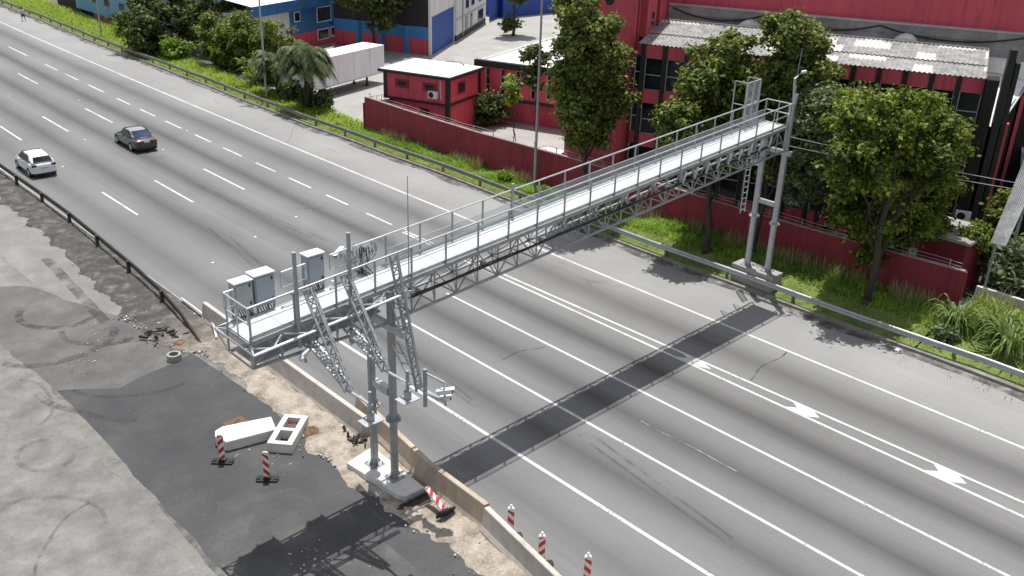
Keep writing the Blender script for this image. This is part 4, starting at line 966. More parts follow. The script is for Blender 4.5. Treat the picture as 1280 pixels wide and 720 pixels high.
def corrugated(name, parent, fr, u0, u1, v0, v1, z0, z1, m, pitch=.2, amp=.035):
    n = int((u1 - u0) / pitch) * 6; mb = MB(); mb.grid(n, 4, lambda a, c: fr(u0 + (u1 - u0) * a, v0 + (v1 - v0) * c, z0 + (z1 - z0) * c + amp * math.sin(2 * math.pi * (u1 - u0) * a / pitch)))
    o = mb.build(name, m, parent, smooth=True); me = o.data; ul = me.uv_layers.new(name='sheet'); li = np.empty(len(me.loops), int); me.loops.foreach_get('vertex_index', li)
    iu = li % (n + 1); iv = li // (n + 1); ul.data.foreach_set('uv', np.stack([iu / n * (u1 - u0), iv / 4 * (v1 - v0)], 1).ravel().astype(np.float32)); return o
FIBM = fibre_mat()
r1 = corrugated('roof', t, Q, -.35, 19.2, -.14, 1.95, 10.04, 10.38, FIBM, .26, .03); corrugated('roof', t, Q, -.35, 19.2, 1.85, 4.7, 10.42, 10.86, FIBM, .26, .03)
mb = MB(); mb.box(-.3, 19.2, 4.7, 4.85, 9.9, 10.95, fr=Q); mb.build('roof_trim', mat('old_trim', (.3, .28, .26), .8), t)
MB().box(-.3, 20.3, 4.85, 6.0, 9.6, 10.3, fr=Q).build('roof_gutter', ROOFW, t)
for u in (5.2, 14.6):
    mb = MB(); rings = []
    for i in range(9): a = math.pi * i / 8; rings.append([Q(u + .85 * math.cos(a), v_, 10.3 + .95 * math.sin(a)) for v_ in (4.95, 5.9)])
    mb.loft(rings, closed=False); mb.add([Q(u + .85 * math.cos(math.pi * i / 8), 4.95, 10.3 + .95 * math.sin(math.pi * i / 8)) for i in range(9)], [tuple(range(9))]); mb.build('roof_vent', mat('vent_hood', (.74, .73, .70), .7), t)
for u0, u1, v0, zt in ((19.3, 19.85, -.75, 10.1), (20.0, 20.35, -.95, 11.75)):
    mb = MB(); mb.box(u0, u1, v0, .6, 0, zt, fr=Q)
    if zt > 11: mb.box(u0 + .42, u1 + .3, v0 + .25, .6, 0, zt - .7, fr=Q)
    else:
        for i in range(4): mb.box(u0 - .02 + i * .14, u0 + .05 + i * .14, v0 - .08, v0 + .0, 0, zt - .02, fr=Q)
    mb.build('fin', BLK, t)
# side wall and low white barrel roof at the right end
mb = MB(); mb.add([Q(20.4, .5, 0), Q(21.6, 6.2, 0), Q(21.6, 6.2, 9.0), Q(20.4, .5, 7.3)], [(0, 1, 2, 3)]); mb.build('side_wall', BLK, t)
for u, v_, zt in ((20.75, 1.6, 7.4), (21.45, 4.9, 8.4)): MB().box(u, u + .2, v_, v_ + .55, 0, zt, fr=Q).build('side_fin', RED, t)
mb = MB()
def sroof(a, c):
    u0 = 19.4; u1 = 20.3 + 1.35 * c; z = 7.4 + 2.5 * c - .9 * a * c; return Q(u0 + (u1 - u0) * a, .4 + 5.7 * c, z + .16 * abs(math.sin(c * math.pi * 3)))
mb.grid(6, 24, sroof); mb.add([Q(21.6, 6.05, 9.0), Q(24, 6.05, 9.5), Q(24, 6.0, 10.3), Q(19.4, 6.0, 10.1)], [(0, 1, 2, 3)]); mb.build('side_roof', ROOFW, t)
mb = MB(); mb.bar(Q(20.32, .35, 7.35), Q(21.68, 6.1, 8.98), .16, .12); mb.build('side_trim', ALU, t)
# narrow windows on the return next to the tower
mb = MB(); mb.box(-.75, -.13, .5, .6, 0, 10., fr=Q); mb.build('return_wall', RED, t)
for z0, z1 in ((1.05, 3.62), (4.42, 6.42), (7.2, 9.2)):
    f = MB(); f.box(-.62, -.55, .42, .49, z0, z1, fr=Q); f.box(-.62, -.16, .43, .48, (z0 + z1) / 2 - .03, (z0 + z1) / 2 + .03, fr=Q); o = f.build('window', ALU, t); MB().box(-.55, -.16, .455, .47, z0, z1, fr=Q).build('pane', GLASS, o)

t = thing('tower', 'tall windowless red tower with rounded corner and round holes near its top', 'tower', Q(-2.2, 2, 0), UA)
def rrect(u0, u1, v0, v1, r, n=8):
    pts = []
    for cx, cy, a0 in ((u0 + r, v0 + r, 180), (u1 - r, v0 + r, 270)):
        for i in range(n + 1): a = R(a0 + 90 * i / n); pts.append((cx + r * math.cos(a), cy + r * math.sin(a)))
    return pts + [(u1, v1), (u0, v1)]
mb = MB(); mb.prism(rrect(-5.0, -.72, -.35, 5, .75), 0, 16, fr=Q); mb.build('wall', RED, t)
mb = MB(); mb.box(-.7, -.3, 1.2, 5.6, 10.2, 16, fr=Q); mb.build('side_wall', RED, t)
mb = MB(); mb.box(-.72, -.66, .5, .62, 0, 15, fr=Q)
for v_ in (3.3, 3.55): mb.tube([Q(-.25, v_, 10.4), Q(-.25, v_, 15.5)], .05, 8)
mb.build('downpipe', REDW, t)
mb = MB(); mb.box(-.31, -.27, 2.2, 2.65, 10.8, 11.6, fr=Q); mb.build('window', GLASS, t)
for u in (-3.15, -2.3):
    mb = MB(); mb.loft([[Q(u + r_ * math.cos(a), -.36 - d_, 12.45 + r_ * math.sin(a)) for a in np.arange(0, 6.28, .3927)] for r_, d_ in ((.3, 0), (.3, .01))]); mb.build('round_hole', BLK, t)
MB().box(-4.15, -3.75, -.37, -.352, 12.15, 12.7, fr=Q).build('square_hole', BLK, t)

t = thing('factory_hall', 'large plain red hall wall rising behind the corrugated roof', 'building', Q(12, 15, 0), UA)
MB().box(-4, 45, 6.3, 26, 0, 17, fr=Q).build('wall', RED, t)
MB().box(21.0, 45, 6.2, 6.29, 0, 9.6, fr=Q).build('lower_wall', BLK, t)
mb = MB(); mb.box(-.3, 45, 6.05, 6.3, 9.6, 11.15, fr=Q); mb.box(-.3, 45, 5.98, 6.3, 11.15, 11.7, fr=Q); mb.build('parapet', mat('stained_parapet', (.36, .35, .34), .85, 0, .3, .6, (.12, .12, .12), .6, stretch=(1, 1, .6)), t)
mb = MB(); mb.box(-.3, 45, 5.9, 6.3, 11.7, 11.8, fr=Q); mb.build('parapet_cap', mat('parapet_cap', (.45, .42, .41), .8), t)
mb = MB()
for a, b in ((0, 6.), (6., 13.), (13., 21.), (21, 30)):
    mb.tube([Q(a + (b - a) * k, 5.93, 11.55 - .55 * 4 * k * (1 - k)) for k in np.linspace(0, 1, 14)], .05, 5)
mb.build('hanging_cable', CABLE, t)

# ------------------------------------------------------------------ red gate lodge
GA = math.atan2(-5.5, 2.0); G = frameuv((23.6, 61.2), GA)
t = thing('gate_lodge', 'small two storey red gate lodge with flat white roof and black trim', 'building', G(2.9, 2.3, 0), GA)
MB().box(0, 5.85, 0, 4.7, 2.75, 4.72, fr=G).build('upper_wall', RED, t)
MB().box(.3, 5.65, .35, 4.6, 0, 2.62, fr=G).build('lower_wall', RED, t)
mb = MB(); mb.box(-.1, 5.95, -.1, 4.8, 2.62, 2.78, fr=G); mb.box(5.62, 5.93, -.08, .22, 0, 4.7, fr=G); mb.box(-.08, .2, -.08, .2, 2.6, 4.7, fr=G); mb.box(.25, .5, .28, .5, 0, 2.62, fr=G); mb.build('black_trim', BLK, t)
mb = MB(); mb.box(-.4, 6.25, -.4, 5.1, 4.72, 4.92, fr=G); r_ = mb.build('roof', BLK, t); MB().box(-.28, 6.13, -.28, 4.98, 4.925, 4.96, fr=G).build('roof_surface', ROOFW, r_)
for u in (1.0, 3.55):
    f = MB(); f.box(u, u + 1.25, -.06, .02, 3.6, 4.25, fr=G); o = f.build('window', REDW, t); MB().box(u + .25, u + 1.0, -.075, -.062, 3.75, 4.12, fr=G).build('pane', GLASS, o)
f = MB(); f.box(5.84, 5.92, 1.4, 2.6, 3.3, 4.2, fr=G); o = f.build('window', REDW, t); MB().box(5.925, 5.935, 1.55, 2.45, 3.45, 4.1, fr=G).build('pane', GLASS, o)
MB().box(3.0, 3.9, .3, .345, 0, 2.1, fr=G).build('door', BLK, t)
mb = MB(); mb.bar(G(5.2, -.04, 3.1), G(5.15, -.04, 4.6), .05); mb.build('pipe', WHITE, t)
ac = thing('air_conditioner', 'white air conditioner unit fixed to the front wall of the red gate lodge', 'air conditioner', G(4.6, -.2, 3.15), GA)
MB().box(-.4, .4, -.14, .18, 0, .55).build('casing', WHITE, ac, local=True, bevel=.02)
f = MB(); f.loft([[(-.1 + r_ * math.cos(a), -.145 - d_, .28 + r_ * math.sin(a)) for a in np.arange(0, 6.28, .3927)] for r_, d_ in ((.23, 0), (.21, .012), (.05, .014))]); f.build('fan_grille', BLK, ac, local=True)
f = MB(); f.box(-.35, -.3, -.1, .2, -.1, 0).box(.3, .35, -.1, .2, -.1, 0); f.build('bracket', GALVD, ac, local=True)

# ------------------------------------------------------------------ red annex with slit windows and white roof
SA = math.atan2(-6.3, 2.2); SQ = frameuv((32.1, 59.9), SA)
t = thing('annex_building', 'low red annex with vertical slit windows, black fascia and broad white roof', 'building', SQ(4, 8, 0), SA)
MB().box(0, 9.5, 0, 19, 2.1, 4.5, fr=SQ).build('upper_wall', RED, t); MB().box(.4, 9.5, .5, 18.8, 0, 1.85, fr=SQ).build('lower_wall', RED, t)
mb = MB(); mb.box(-.12, 9.6, -.18, .3, 4.5, 4.98, fr=SQ); mb.box(-.12, 9.6, -.08, .3, 1.85, 2.1, fr=SQ); mb.box(-.14, .42, -.14, .4, 0, 4.5, fr=SQ); mb.box(-.12, 0, .3, 19, 4.3, 4.9, fr=SQ); mb.build('black_trim', BLK, t)
mb = MB(); mb.add([SQ(-.1, .3, 4.75), SQ(9.6, .3, 4.75), SQ(9.6, 24, 4.75), SQ(-.1, 24, 4.75)], [(0, 1, 2, 3)]); mb.box(-.2, .15, .3, 24, 4.752, 4.9, fr=SQ); mb.build('roof', ROOFW, t)
MB().box(3.0, 5.8, 6.5, 9, 4.76, 4.86, fr=SQ).build('roof_patch', mat('grey_roof_felt', (.25, .25, .25), .9), t)
for k in range(6):
    u = .95 + k * 1.42; f = MB()
    f.box(u, u + .07, -.05, .0, 2.3, 4.45, fr=SQ)
    for z in (2.3, 3.0, 3.72, 4.4): f.box(u, u + .34, -.05, .0, z, z + .05, fr=SQ)
    o = f.build('window', mat('cream_frame', (.42, .38, .33), .6), t); MB().box(u + .07, u + .34, -.03, -.01, 2.3, 4.45, fr=SQ).build('pane', GLASS, o)

# ------------------------------------------------------------------ blue / red / black sheds beyond the yard
BA = math.atan2(.379, .925); B = frameuv((28.0, 92.25), BA)
t = thing('blue_warehouse', 'blue warehouse with white end wall, red base and white roof behind the trailer', 'building', B(9, 5, 0), BA)
MB().box(1.6, 7.8, 0, 7, -.02, 4.7, fr=B).build('white_wall', WALLW, t); MB().box(7.8, 18.6, 0, 7, 1.85, 4.7, fr=B).build('blue_wall', BLUE, t); MB().box(7.8, 18.6, -.02, 6.9, -.02, 1.84, fr=B).build('red_base', RED, t)
mb = MB(); mb.box(.5, 19, -.9, -.6, 4.62, 5.75, fr=B); mb.build('fascia', BLUE, t)
mb = MB(); mb.add([B(.5, -.85, 5.76), B(19, -.85, 5.76), B(19, 7.5, 6.9), B(.5, 7.5, 6.9)], [(0, 1, 2, 3)]); mb.build('roof', ROOFW, t)
for u0, u1, z0, z1 in ((8.7, 9.6, 3.3, 4.2), (13.0, 15.6, 2.75, 4.25), (13.0, 15.0, .75, 1.75), (15.6, 18.0, .85, 1.75)):
    f = MB(); f.box(u0 - .12, u1 + .12, -.08, -.03, z0 - .12, z1 + .12, fr=B); o = f.build('window', WHITE, t); MB().box(u0, u1, -.1, -.085, z0, z1, fr=B).build('pane', GLASS, o)
f = MB(); f.add([B(15, -.02, 2.4), B(18.2, -.02, 2.4), B(18.4, -1.6, 2.05), B(14.8, -1.6, 2.05)], [(0, 1, 2, 3)]); f.build('canopy', BLUED, t)
C1 = frameuv((47.0, 84.75), math.atan2(.925, -.379))   # u runs away from the camera along the face
t = thing('striped_shed', 'shed wall painted red, blue and black in bands beside the blue roller door', 'building', (47, 88, 0))
cx2, cy2 = math.cos(.63), math.sin(.63); D2 = frameuv((47.0, 84.75), .63)
def wall_tri(z0, z1, o_=0.): 
    m_ = MB(); a = C1(0, 0, 0); b = C1(13, 0, 0); m_.add([(a[0], a[1], z0), (b[0], b[1], z0), (b[0], b[1], z1), (a[0], a[1], z1)], [(0, 1, 2, 3)]); return m_
for nm, z0, z1, m in (('red_band', 0, 1.78, RED), ('blue_band', 1.78, 3.1, mat('bright_blue_band', (.05, .22, .5), .75, 0, .1)), ('black_wall', 3.1, 8.5, mat('charcoal_wall', (.028, .027, .026), .85, 0, .2))):
    wall_tri(z0, z1).build(nm, m, t)
mb = MB()
for u in (3.2, 6.4, 9.6): a = C1(u, .12, 0); MB().box(a[0] - .2, a[0] + .2, a[1] - .25, a[1] + .25, 0, 3.1).build('pilaster', MATS['bright_blue_band'], t)
MB().box(0, 10.6, 0, .3, 4.25, 9, fr=D2).build('white_wall', WALLW, t)
MB().box(.2, 10.4, .02, .2, 0, 4.25, fr=D2).build('roller_door', BLUED, t)
mb = MB(); mb.box(10.3, 10.6, -.06, .3, 0, 4.3, fr=D2); mb.box(0, .2, -.04, .3, 0, 4.25, fr=D2); mb.build('door_frame', WALLW, t)
t = thing('office_block', 'white office block with dark windows and a dark base along the bright yard', 'building', D2(19, 3, 0), .63)
MB().box(10.6, 27.5, -.3, 12, .7, 9, fr=D2).build('wall', WALLW, t); MB().box(10.6, 27.5, -.28, 12, -.02, .7, fr=D2).build('dark_base', BLK, t)
for u0, u1, z0, z1 in ((15.4, 16.9, 3.4, 5.6), (18.6, 20.1, 3.4, 5.6), (23, 24.6, 3.4, 5.6), (15.3, 16.4, .8, 2.3), (18.2, 19.0, .8, 2.3), (22.5, 25.5, .8, 2.2)):
    f = MB(); f.box(u0 - .08, u1 + .08, -.36, -.31, z0 - .08, z1 + .08, fr=D2); o = f.build('window', GALVD, t); MB().box(u0, u1, -.38, -.365, z0, z1, fr=D2).build('pane', GLASS, o)
mb = MB(); mb.tube([D2(13.6, -.4, .2), D2(13.6, -.4, 8)], .07, 6); mb.box(10.6, 27.5, -.38, -.3, 2.55, 2.65, fr=D2); mb.build('downpipe', GALVD, t)
t = thing('blue_shed', 'deep blue shed closing off the far end of the bright yard', 'building', (80, 103, 0))
MB().add([(70.5, 101.2, 0), (74.5, 103.6, 0), (74.5, 103.6, 6), (70.5, 101.2, 6)], [(0, 1, 2, 3)]).build('side_wall', BLUED, t); MB().box(74.4, 110, 102.6, 116, 0, 4.2).build('wall', BLUED, t); MB().box(74, 110.5, 102.2, 116.5, 4.21, 4.6).build('roof', ROOFW, t)
t = thing('light_blue_building', 'light blue building with small dark windows and reddish base by the far verge', 'building', (30, 128, 0))
MB().box(26.9, 38, 116.5, 137, .65, 7, ).build('wall', BLUEL, t); MB().box(26.92, 37.9, 116.6, 131, -.1, .65).build('base_band', mat('faded_red_base', (.30, .09, .09), .85), t)
MB().box(27.5, 37.5, 137, 146, -.1, 6.).build('dark_gap_block', mat('gap_shade_colour', (.035, .035, .033), .9), t)  # near-black block fills the dark gap, its shade put into the colour
for y0, y1, z0, z1 in ((117.2, 118.6, 2.3, 3.2), (120.4, 121.8, 2.1, 3.0), (125.2, 126.6, 2.1, 3.0), (129.2, 130.6, 2.1, 3.0), (132.8, 134, 2.2, 3.1)):
    f = MB(); f.box(26.84, 26.89, y0 - .08, y1 + .08, z0 - .08, z1 + .08); o = f.build('window', GALVD, t); MB().box(26.8, 26.83, y0, y1, z0, z1).build('pane', GLASS, o)
MB().box(26.6, 38.3, 116, 137.3, 7, 7.3).build('roof', ROOFW, t)

# ------------------------------------------------------------------ things at the right edge
t = thing('gate_hut', 'low maroon hut with a grey concrete slab roof behind the end of the maroon wall', 'hut', (28.2, 17.4, 0))
MB().box(27.0, 29.9, 16.2, 18.6, 0, 2.9).build('wall', REDW, t); MB().box(26.8, 30.2, 16.0, 18.8, 2.9, 3.05).build('roof', CONC, t)
t = thing('ribbed_canopy', 'pale grey ribbed sheet canopy leaning at the right edge', 'canopy', (28.5, 14.6, 0))
mb = MB(); A_, B_, C_, D_ = Vector((27.12, 15.2, 3.32)), Vector((26.89, 14.4, 3.41)), Vector((29.05, 14.4, 6.79)), Vector((29.69, 15.2, 9.12))
def rib(a, c):
    p_ = (A_ * (1 - a) + B_ * a) * (1 - c) + (D_ * (1 - a) + C_ * a) * c; return (p_.x, p_.y, p_.z + .04 * math.sin(a * 60))
mb.grid(60, 4, rib); mb.build('sheet', mat('grey_ribbed_sheet', (.55, .55, .55), .8, 0, .25, 1.5, (.2, .2, .2), .6), t)
mb = MB(); mb.bar((27.15, 14.95, 0), (27.15, 14.95, 3.4), .1); mb.bar((29.3, 14.8, 0), (29.3, 14.8, 7.5), .12); mb.build('support_post', GALVD, t)
t = thing('storage_container', 'dark teal container standing behind the ribbed canopy', 'container', (33, 13, 0))
MB().box(31.5, 37, 10.5, 13.4, .1, 2.9).build('box', mat('teal_paint', (.02, .07, .09), .6), t); MB().box(31.4, 37.1, 10.4, 13.5, 2.9, 3.0).build('roof', mat('teal_roof', (.3, .33, .35), .6), t)
t = thing('side_shed', 'grey corrugated shed roof in the dark alley beside the factory', 'shed', Q(25, 5, 0))
corrugated('roof', t, Q, 22.2, 28, 3, 6.1, 4.5, 5.2, FIBM); MB().box(22.5, 28, 3.3, 6.0, 0, 4.4, fr=Q).build('wall', BLK, t)
t = thing('graffiti_wall', 'low white wall with dark graffiti scrawls at the right edge behind the tall cane grass', 'wall', (27.2, 13.8, 0))
MB().box(27.0, 27.2, 9.5, 15.3, 0, .95).build('wall_face', WALLW, t)
mb = MB()
for k in range(9): mb.tube([(26.985, 14.9 - k * .38 - .16 * s, .35 + .25 * math.sin(s * 5 + k * 1.7)) for s in np.linspace(0, 1.6, 14)], .022, 4)
mb.build('graffiti', mat('spray_blue_black', (.03, .04, .08), .6), t)
DR = sheet('driveway', [(27.3, 9.), (27.3, 16.1), (40, 20.5), (48, 14), (40, 4)], .028, mat('driveway_asphalt', (.06, .058, .055), .9, 0, .25, 1.))
ac2 = dup(ac, Q(19.6, -1.05, 2.3), UA, 'white air conditioner unit low on the black fin beside the gate hut')

# ------------------------------------------------------------------ vegetation
def np_mesh(name, V, F4, m, parent=None, loc=None):
    """V (n,3), F4 (k,4) -> mesh object, world coordinates"""
    me = bpy.data.meshes.new(name); V = np.asarray(V, np.float32); F4 = np.asarray(F4, np.int32)
    M = WM[parent.name] if parent else Matrix.Translation(loc or (0, 0, 0)); V = V - np.array(M.translation, np.float32)
    me.vertices.add(len(V)); me.vertices.foreach_set('co', V.ravel()); me.loops.add(F4.size); me.loops.foreach_set('vertex_index', F4.ravel())
    me.polygons.add(len(F4)); me.polygons.foreach_set('loop_start', np.arange(0, F4.size, 4, dtype=np.int32)); me.polygons.foreach_set('loop_total', np.full(len(F4), 4, np.int32)); me.update(calc_edges=True)
    me.materials.append(m); o = bpy.data.objects.new(name, me); COL.objects.link(o)
    if parent: o.parent = parent; WM[o.name] = M.copy()
    else: o.location = loc or (0, 0, 0)
    return o
def leaves(centres, radii, counts, size, flat=.7, up=.55, long=1.6):
    """leaf quads on the shells of many clumps"""
    P = []; N = []
    for c, r, k in zip(centres, radii, counts):
        d = RNG.normal(size=(k, 3)); d[:, 2] = d[:, 2] * .8 + .25; d /= np.linalg.norm(d, axis=1)[:, None]
        rr = r * np.where(RNG.uniform(size=k) < .2, RNG.uniform(.9, 1.75, k), RNG.uniform(.1, 1.1, k) ** .7)
        P.append(c + d * rr[:, None] * np.array([1, 1, flat])); N.append(d * .6 + np.array([0, 0, up]) + RNG.normal(size=(k, 3)) * .5)
    P = np.concatenate(P); N = np.concatenate(N); N /= np.linalg.norm(N, axis=1)[:, None]
    T = np.cross(N, RNG.normal(size=N.shape)); T /= np.linalg.norm(T, axis=1)[:, None]; Bn = np.cross(N, T)
    s = size * RNG.uniform(.6, 1.35, len(P))[:, None]
    V = np.stack([P - T * s * long * .5, P + Bn * s * .5 + N * s * .08, P + T * s * long * .5, P - Bn * s * .5 + N * s * .08], 1).reshape(-1, 3)
    return V, np.arange(len(V)).reshape(-1, 4)
def clumps(blobs, n, rmin, rmax, inner=.5):
    C = []; Rr = []; w = np.array([b[3] * b[4] * b[5] for b in blobs]) ** .75; w /= w.sum()
    for b, ww in zip(blobs, w):
        k = max(3, int(n * ww)); d = RNG.normal(size=(k, 3)); d /= np.linalg.norm(d, axis=1)[:, None]
        rad = RNG.uniform(inner ** 2, 1, k) ** .5
        lump = np.array([1 + .28 * mnoise.noise(tuple(v_ * 2.2 + np.array(b[:3]))) for v_ in d]); C.append(np.array(b[:3]) + d * (rad * lump)[:, None] * np.array(b[3:6])); Rr.append(RNG.uniform(rmin, rmax, k))
    return np.concatenate(C), np.concatenate(Rr)
def tree(name, label, base, blobs, n_cl, n_lf, size, m, r0=.17, top=None, cl=(.5, .95), limbs=9, group=None, cat='tree', inner=.5, extra_trunks=(), flat=.7):
    t = thing(name, label, cat, base, 0, group)
    C, Rr = clumps(blobs, n_cl, *cl, inner=inner); cnt = np.maximum(4, (n_lf * Rr ** 2 / (Rr ** 2).sum()).astype(int))
    V, F = leaves(C, Rr, cnt, size, flat=flat); np_mesh('crown', V, F, m, t)
    mb = MB(); b = Vector(base); top = Vector(top or (blobs[0][0], blobs[0][1], blobs[0][2] + blobs[0][5] * .3))
    def path(a, c, r_a, r_b, wob=.08, n=7):
        a = Vector(a); c = Vector(c); L = (c - a).length; pts = [a + (c - a) * (i / n) + Vector((random.uniform(-1, 1), random.uniform(-1, 1), random.uniform(-.4, .4))) * wob * (L / 6) * (0 < i < n) for i in range(n + 1)]
        mb.tube(pts, [r_a + (r_b - r_a) * (i / n) for i in range(n + 1)], 8); return pts
    tp = path(b + Vector((0, 0, -.1)), top, r0, r0 * .25); mb.tube([b + Vector((0, 0, -.1)), b + Vector((0, 0, .35))], [r0 * 1.6, r0 * 1.02], 8)
    idx = RNG.choice(len(C), min(limbs, len(C)), replace=False)
    for i in idx:
        k = random.randint(2, 5); path(tp[k], C[i], r0 * (.5 - .06 * k), r0 * .07, .3, 5)
    for e in extra_trunks: path(Vector(e[0]) + Vector((0, 0, -.1)), e[1], r0 * .8, r0 * .2)
    mb.build('trunk', BARK, t, smooth=True)
    return t
LF1 = leaf_mat('leaf_olive_green', (.035, .052, .016), (.13, .17, .038), (.31, .36, .09))
LF2 = leaf_mat('leaf_bright_green', (.028, .046, .012), (.105, .15, .022), (.31, .37, .055), .36)
LF3 = leaf_mat('leaf_grey_green', (.055, .08, .038), (.16, .205, .095), (.32, .37, .2))
LF4 = leaf_mat('leaf_dark_green', (.026, .042, .013), (.08, .115, .034), (.19, .235, .075))
LF5 = leaf_mat('leaf_fresh_green', (.06, .11, .02), (.17, .28, .04), (.33, .46, .08), .42)
LFP = leaf_mat('palm_frond_green', (.025, .042, .018), (.08, .115, .045), (.21, .26, .11), .28)
GT = 'trees along the wall'
tree('street_tree', 'tall slender tree with tapering crown standing in the verge before the red tower', (20.75, 36.8, .35), [(20.05, 36.67, 10.69, 2.0, 1.6, 2.05), (20.67, 36.67, 8.91, 2.4, 1.76, 1.78), (20.76, 36.67, 6.95, 2.24, 1.68, 1.69), (19.34, 36.67, 12.47, 1.52, 1.12, 1.33), (20.67, 36.67, 5.44, 1.52, 1.28, 1.16), (22.63, 36.49, 9.44, 1.04, 0.88, 0.89), (22.72, 36.49, 7.13, 0.96, 0.88, 0.89), (21.29, 36.67, 11.22, 0.96, 0.88, 0.89), (18.62, 36.67, 8.91, 1.2, 0.96, 1.25), (18.89, 36.67, 6.95, 1.04, 0.88, 1.07)], 430, 40000, .145, LF1, .17, (20.1, 36.7, 12.0), (.27, .58), 16, GT)
tree('street_tree', 'olive green tree behind the gantry with bare trunk in the long grass', (20.95, 27.6, .45), [(23.3, 29.4, 8.6, 2.76, 2.4, 2.28), (20.7, 29.2, 7.0, 2.04, 1.8, 1.32), (19.6, 29.2, 7.9, 1.2, 1.08, 0.72), (25.0, 29.8, 6.8, 2.28, 1.92, 1.56), (22.8, 29.2, 10.9, 1.8, 1.56, 1.44), (21.6, 29.3, 9.4, 1.56, 1.44, 1.08), (22.4, 29.0, 5.6, 1.92, 1.68, 1.08)], 400, 46000, .155, LF1, .2, (22.9, 29.2, 9.4), (.27, .58), 14, GT)
tree('street_tree', 'tall tree whose crown rises directly behind the right end of the gantry', (21.9, 25.2, .45), [(26.4, 26.7, 10.2, 2.07, 1.95, 1.84), (25.2, 26.5, 7.8, 2.42, 2.07, 1.72), (24.3, 26.4, 12.3, 1.49, 1.26, 1.03), (25.6, 26.5, 11.9, 1.38, 1.15, 0.92), (27.5, 26.6, 9.2, 1.26, 1.15, 0.92), (25.0, 25.8, 5.4, 2.07, 1.72, 1.26), (24.0, 26.4, 10.2, 1.26, 1.26, 1.15)], 350, 42000, .155, LF1, .17, (25.4, 26.4, 10.), (.27, .58), 14, GT)
tree('street_tree', 'grey green leafy tree filling the gap right of the far gantry legs behind the wall', (25.8, 24.0, .02), [(25.7, 24.0, 6.6, 2.3, 1.9, 2.0), (24.2, 24.2, 8.6, 1.5, 1.3, 1.2), (27.0, 23.6, 5.0, 1.9, 1.6, 1.6), (25.0, 24.3, 4.6, 1.6, 1.4, 1.3), (26.6, 23.8, 8.3, 1.5, 1.3, 1.1)], 340, 40000, .155, LF3, .13, (25.5, 24.0, 8.0), (.27, .58), 12, GT)
tree('street_tree', 'broad tree with sunlit yellow green crown in front of the red factory', (21.45, 18.3, .5), [(22.71, 19.61, 9.33, 2.81, 2.44, 1.59), (25.68, 19.29, 8.37, 2.44, 2.07, 1.46), (27.59, 18.97, 7.52, 1.83, 1.59, 1.1), (24.2, 19.4, 6.89, 3.17, 2.56, 1.83), (21.02, 19.61, 7.21, 1.83, 1.83, 1.22), (27.38, 18.97, 5.4, 2.07, 1.71, 1.34), (22.71, 19.5, 4.98, 2.32, 2.07, 1.34), (25.36, 19.19, 4.13, 2.56, 2.07, 1.46), (27.59, 18.87, 3.28, 1.59, 1.46, 1.22), (23.99, 19.4, 2.75, 1.59, 1.34, 0.85), (19.96, 19.72, 8.37, 1.1, 1.1, 0.73)], 560, 62000, .155, LF2, .21, (21.7, 18.4, 9.3), (.28, .6), 26, GT)
tree('street_tree', 'low bushy dark tree on the far verge beside the light blue building', (23.2, 103, .1), [(23.5, 103, 3.0, 4.0, 4.2, 2.8), (28.0, 100, 3.2, 3.6, 3.4, 2.9), (30.5, 98.5, 3.2, 2.4, 2.4, 2.4), (25.0, 104, 5.0, 3.2, 3., 1.7), (21.4, 101.5, 1.8, 2.2, 2.4, 1.7)], 320, 24000, .26, LF4, .2, None, (.4, .8), 8, 'trees on the far verge')
tree('street_tree', 'dark spreading tree in front of the charcoal shed wall', (42.3, 89.3, .02), [(41.8, 88.5, 7.0, 3.6, 3.2, 2.4), (45.0, 88.8, 6.4, 3.4, 2.6, 1.9), (38.6, 88, 7.4, 2.6, 2.6, 1.7), (42.5, 88, 4.3, 1.6, 1.4, 1.6)], 200, 14000, .28, LF4, .22, None, (.4, .8), 10, 'trees in the yards')
tree('street_tree', 'single dark tree in a round bed on the bright yard in the background', (64.7, 90, .02), [(64.6, 90, 6.0, 2.2, 2.2, 1.8), (64.7, 90.2, 1.2, .9, .9, .8)], 50, 5000, .3, LF4, .2, None, (.5, .9), 6, 'trees in the yards')
tree('street_tree', 'thin sapling with sparse yellow green leaves in front of the red annex', (25.8, 48., .02), [(24.9, 48, 5.8, .7, .7, .5), (25.3, 48, 4.6, .6, .6, .4), (24.6, 48, 4.9, .35, .35, .3)], 12, 420, .2, LF5, .045, (24.9, 48, 5.8), (.25, .42), 5, 'trees in the yards', inner=.2)
tree('street_tree', 'small dark drooping tree between the lamp post and the white annex roof', (26.6, 46.8, .02), [(26.0, 46.6, 7.6, .8, .8, .9), (25.8, 46.6, 6.2, .7, .7, 1.1)], 26, 1700, .2, LF4, .06, None, (.3, .5), 5, 'trees in the yards')
def bush(name, label, blobs, n_cl, n_lf, size, m, cat='bush', cl=(.35, .7), group=None):
    t = thing(name, label, cat, (blobs[0][0], blobs[0][1], max(0, blobs[0][2] - blobs[0][5])), 0, group); C, Rr = clumps(blobs, n_cl, *cl, inner=.35)
    V, F = leaves(C, Rr, np.maximum(4, (n_lf * Rr ** 2 / (Rr ** 2).sum()).astype(int)), size); np_mesh('foliage', V, F, m, t)
    mb = MB()
    for i in range(6): mb.tube([(blobs[0][0] + random.uniform(-.1, .1), blobs[0][1] + random.uniform(-.1, .1), max(0, blobs[0][2] - blobs[0][5])), tuple(C[i % len(C)])], [.03, .01], 5)
    mb.build('stem', BARK, t); return t
bush('bush', 'round dark shrub growing against the foot of the red annex', [(31.2, 57.2, 1.3, 1.45, 1.4, 1.35)], 40, 3200, .22, LF4)
bush('bush', 'small round fresh green bush on the far grassy verge', [(22.9, 97.6, 1.0, 1.5, 1.5, 1.1)], 34, 3000, .25, LF5)
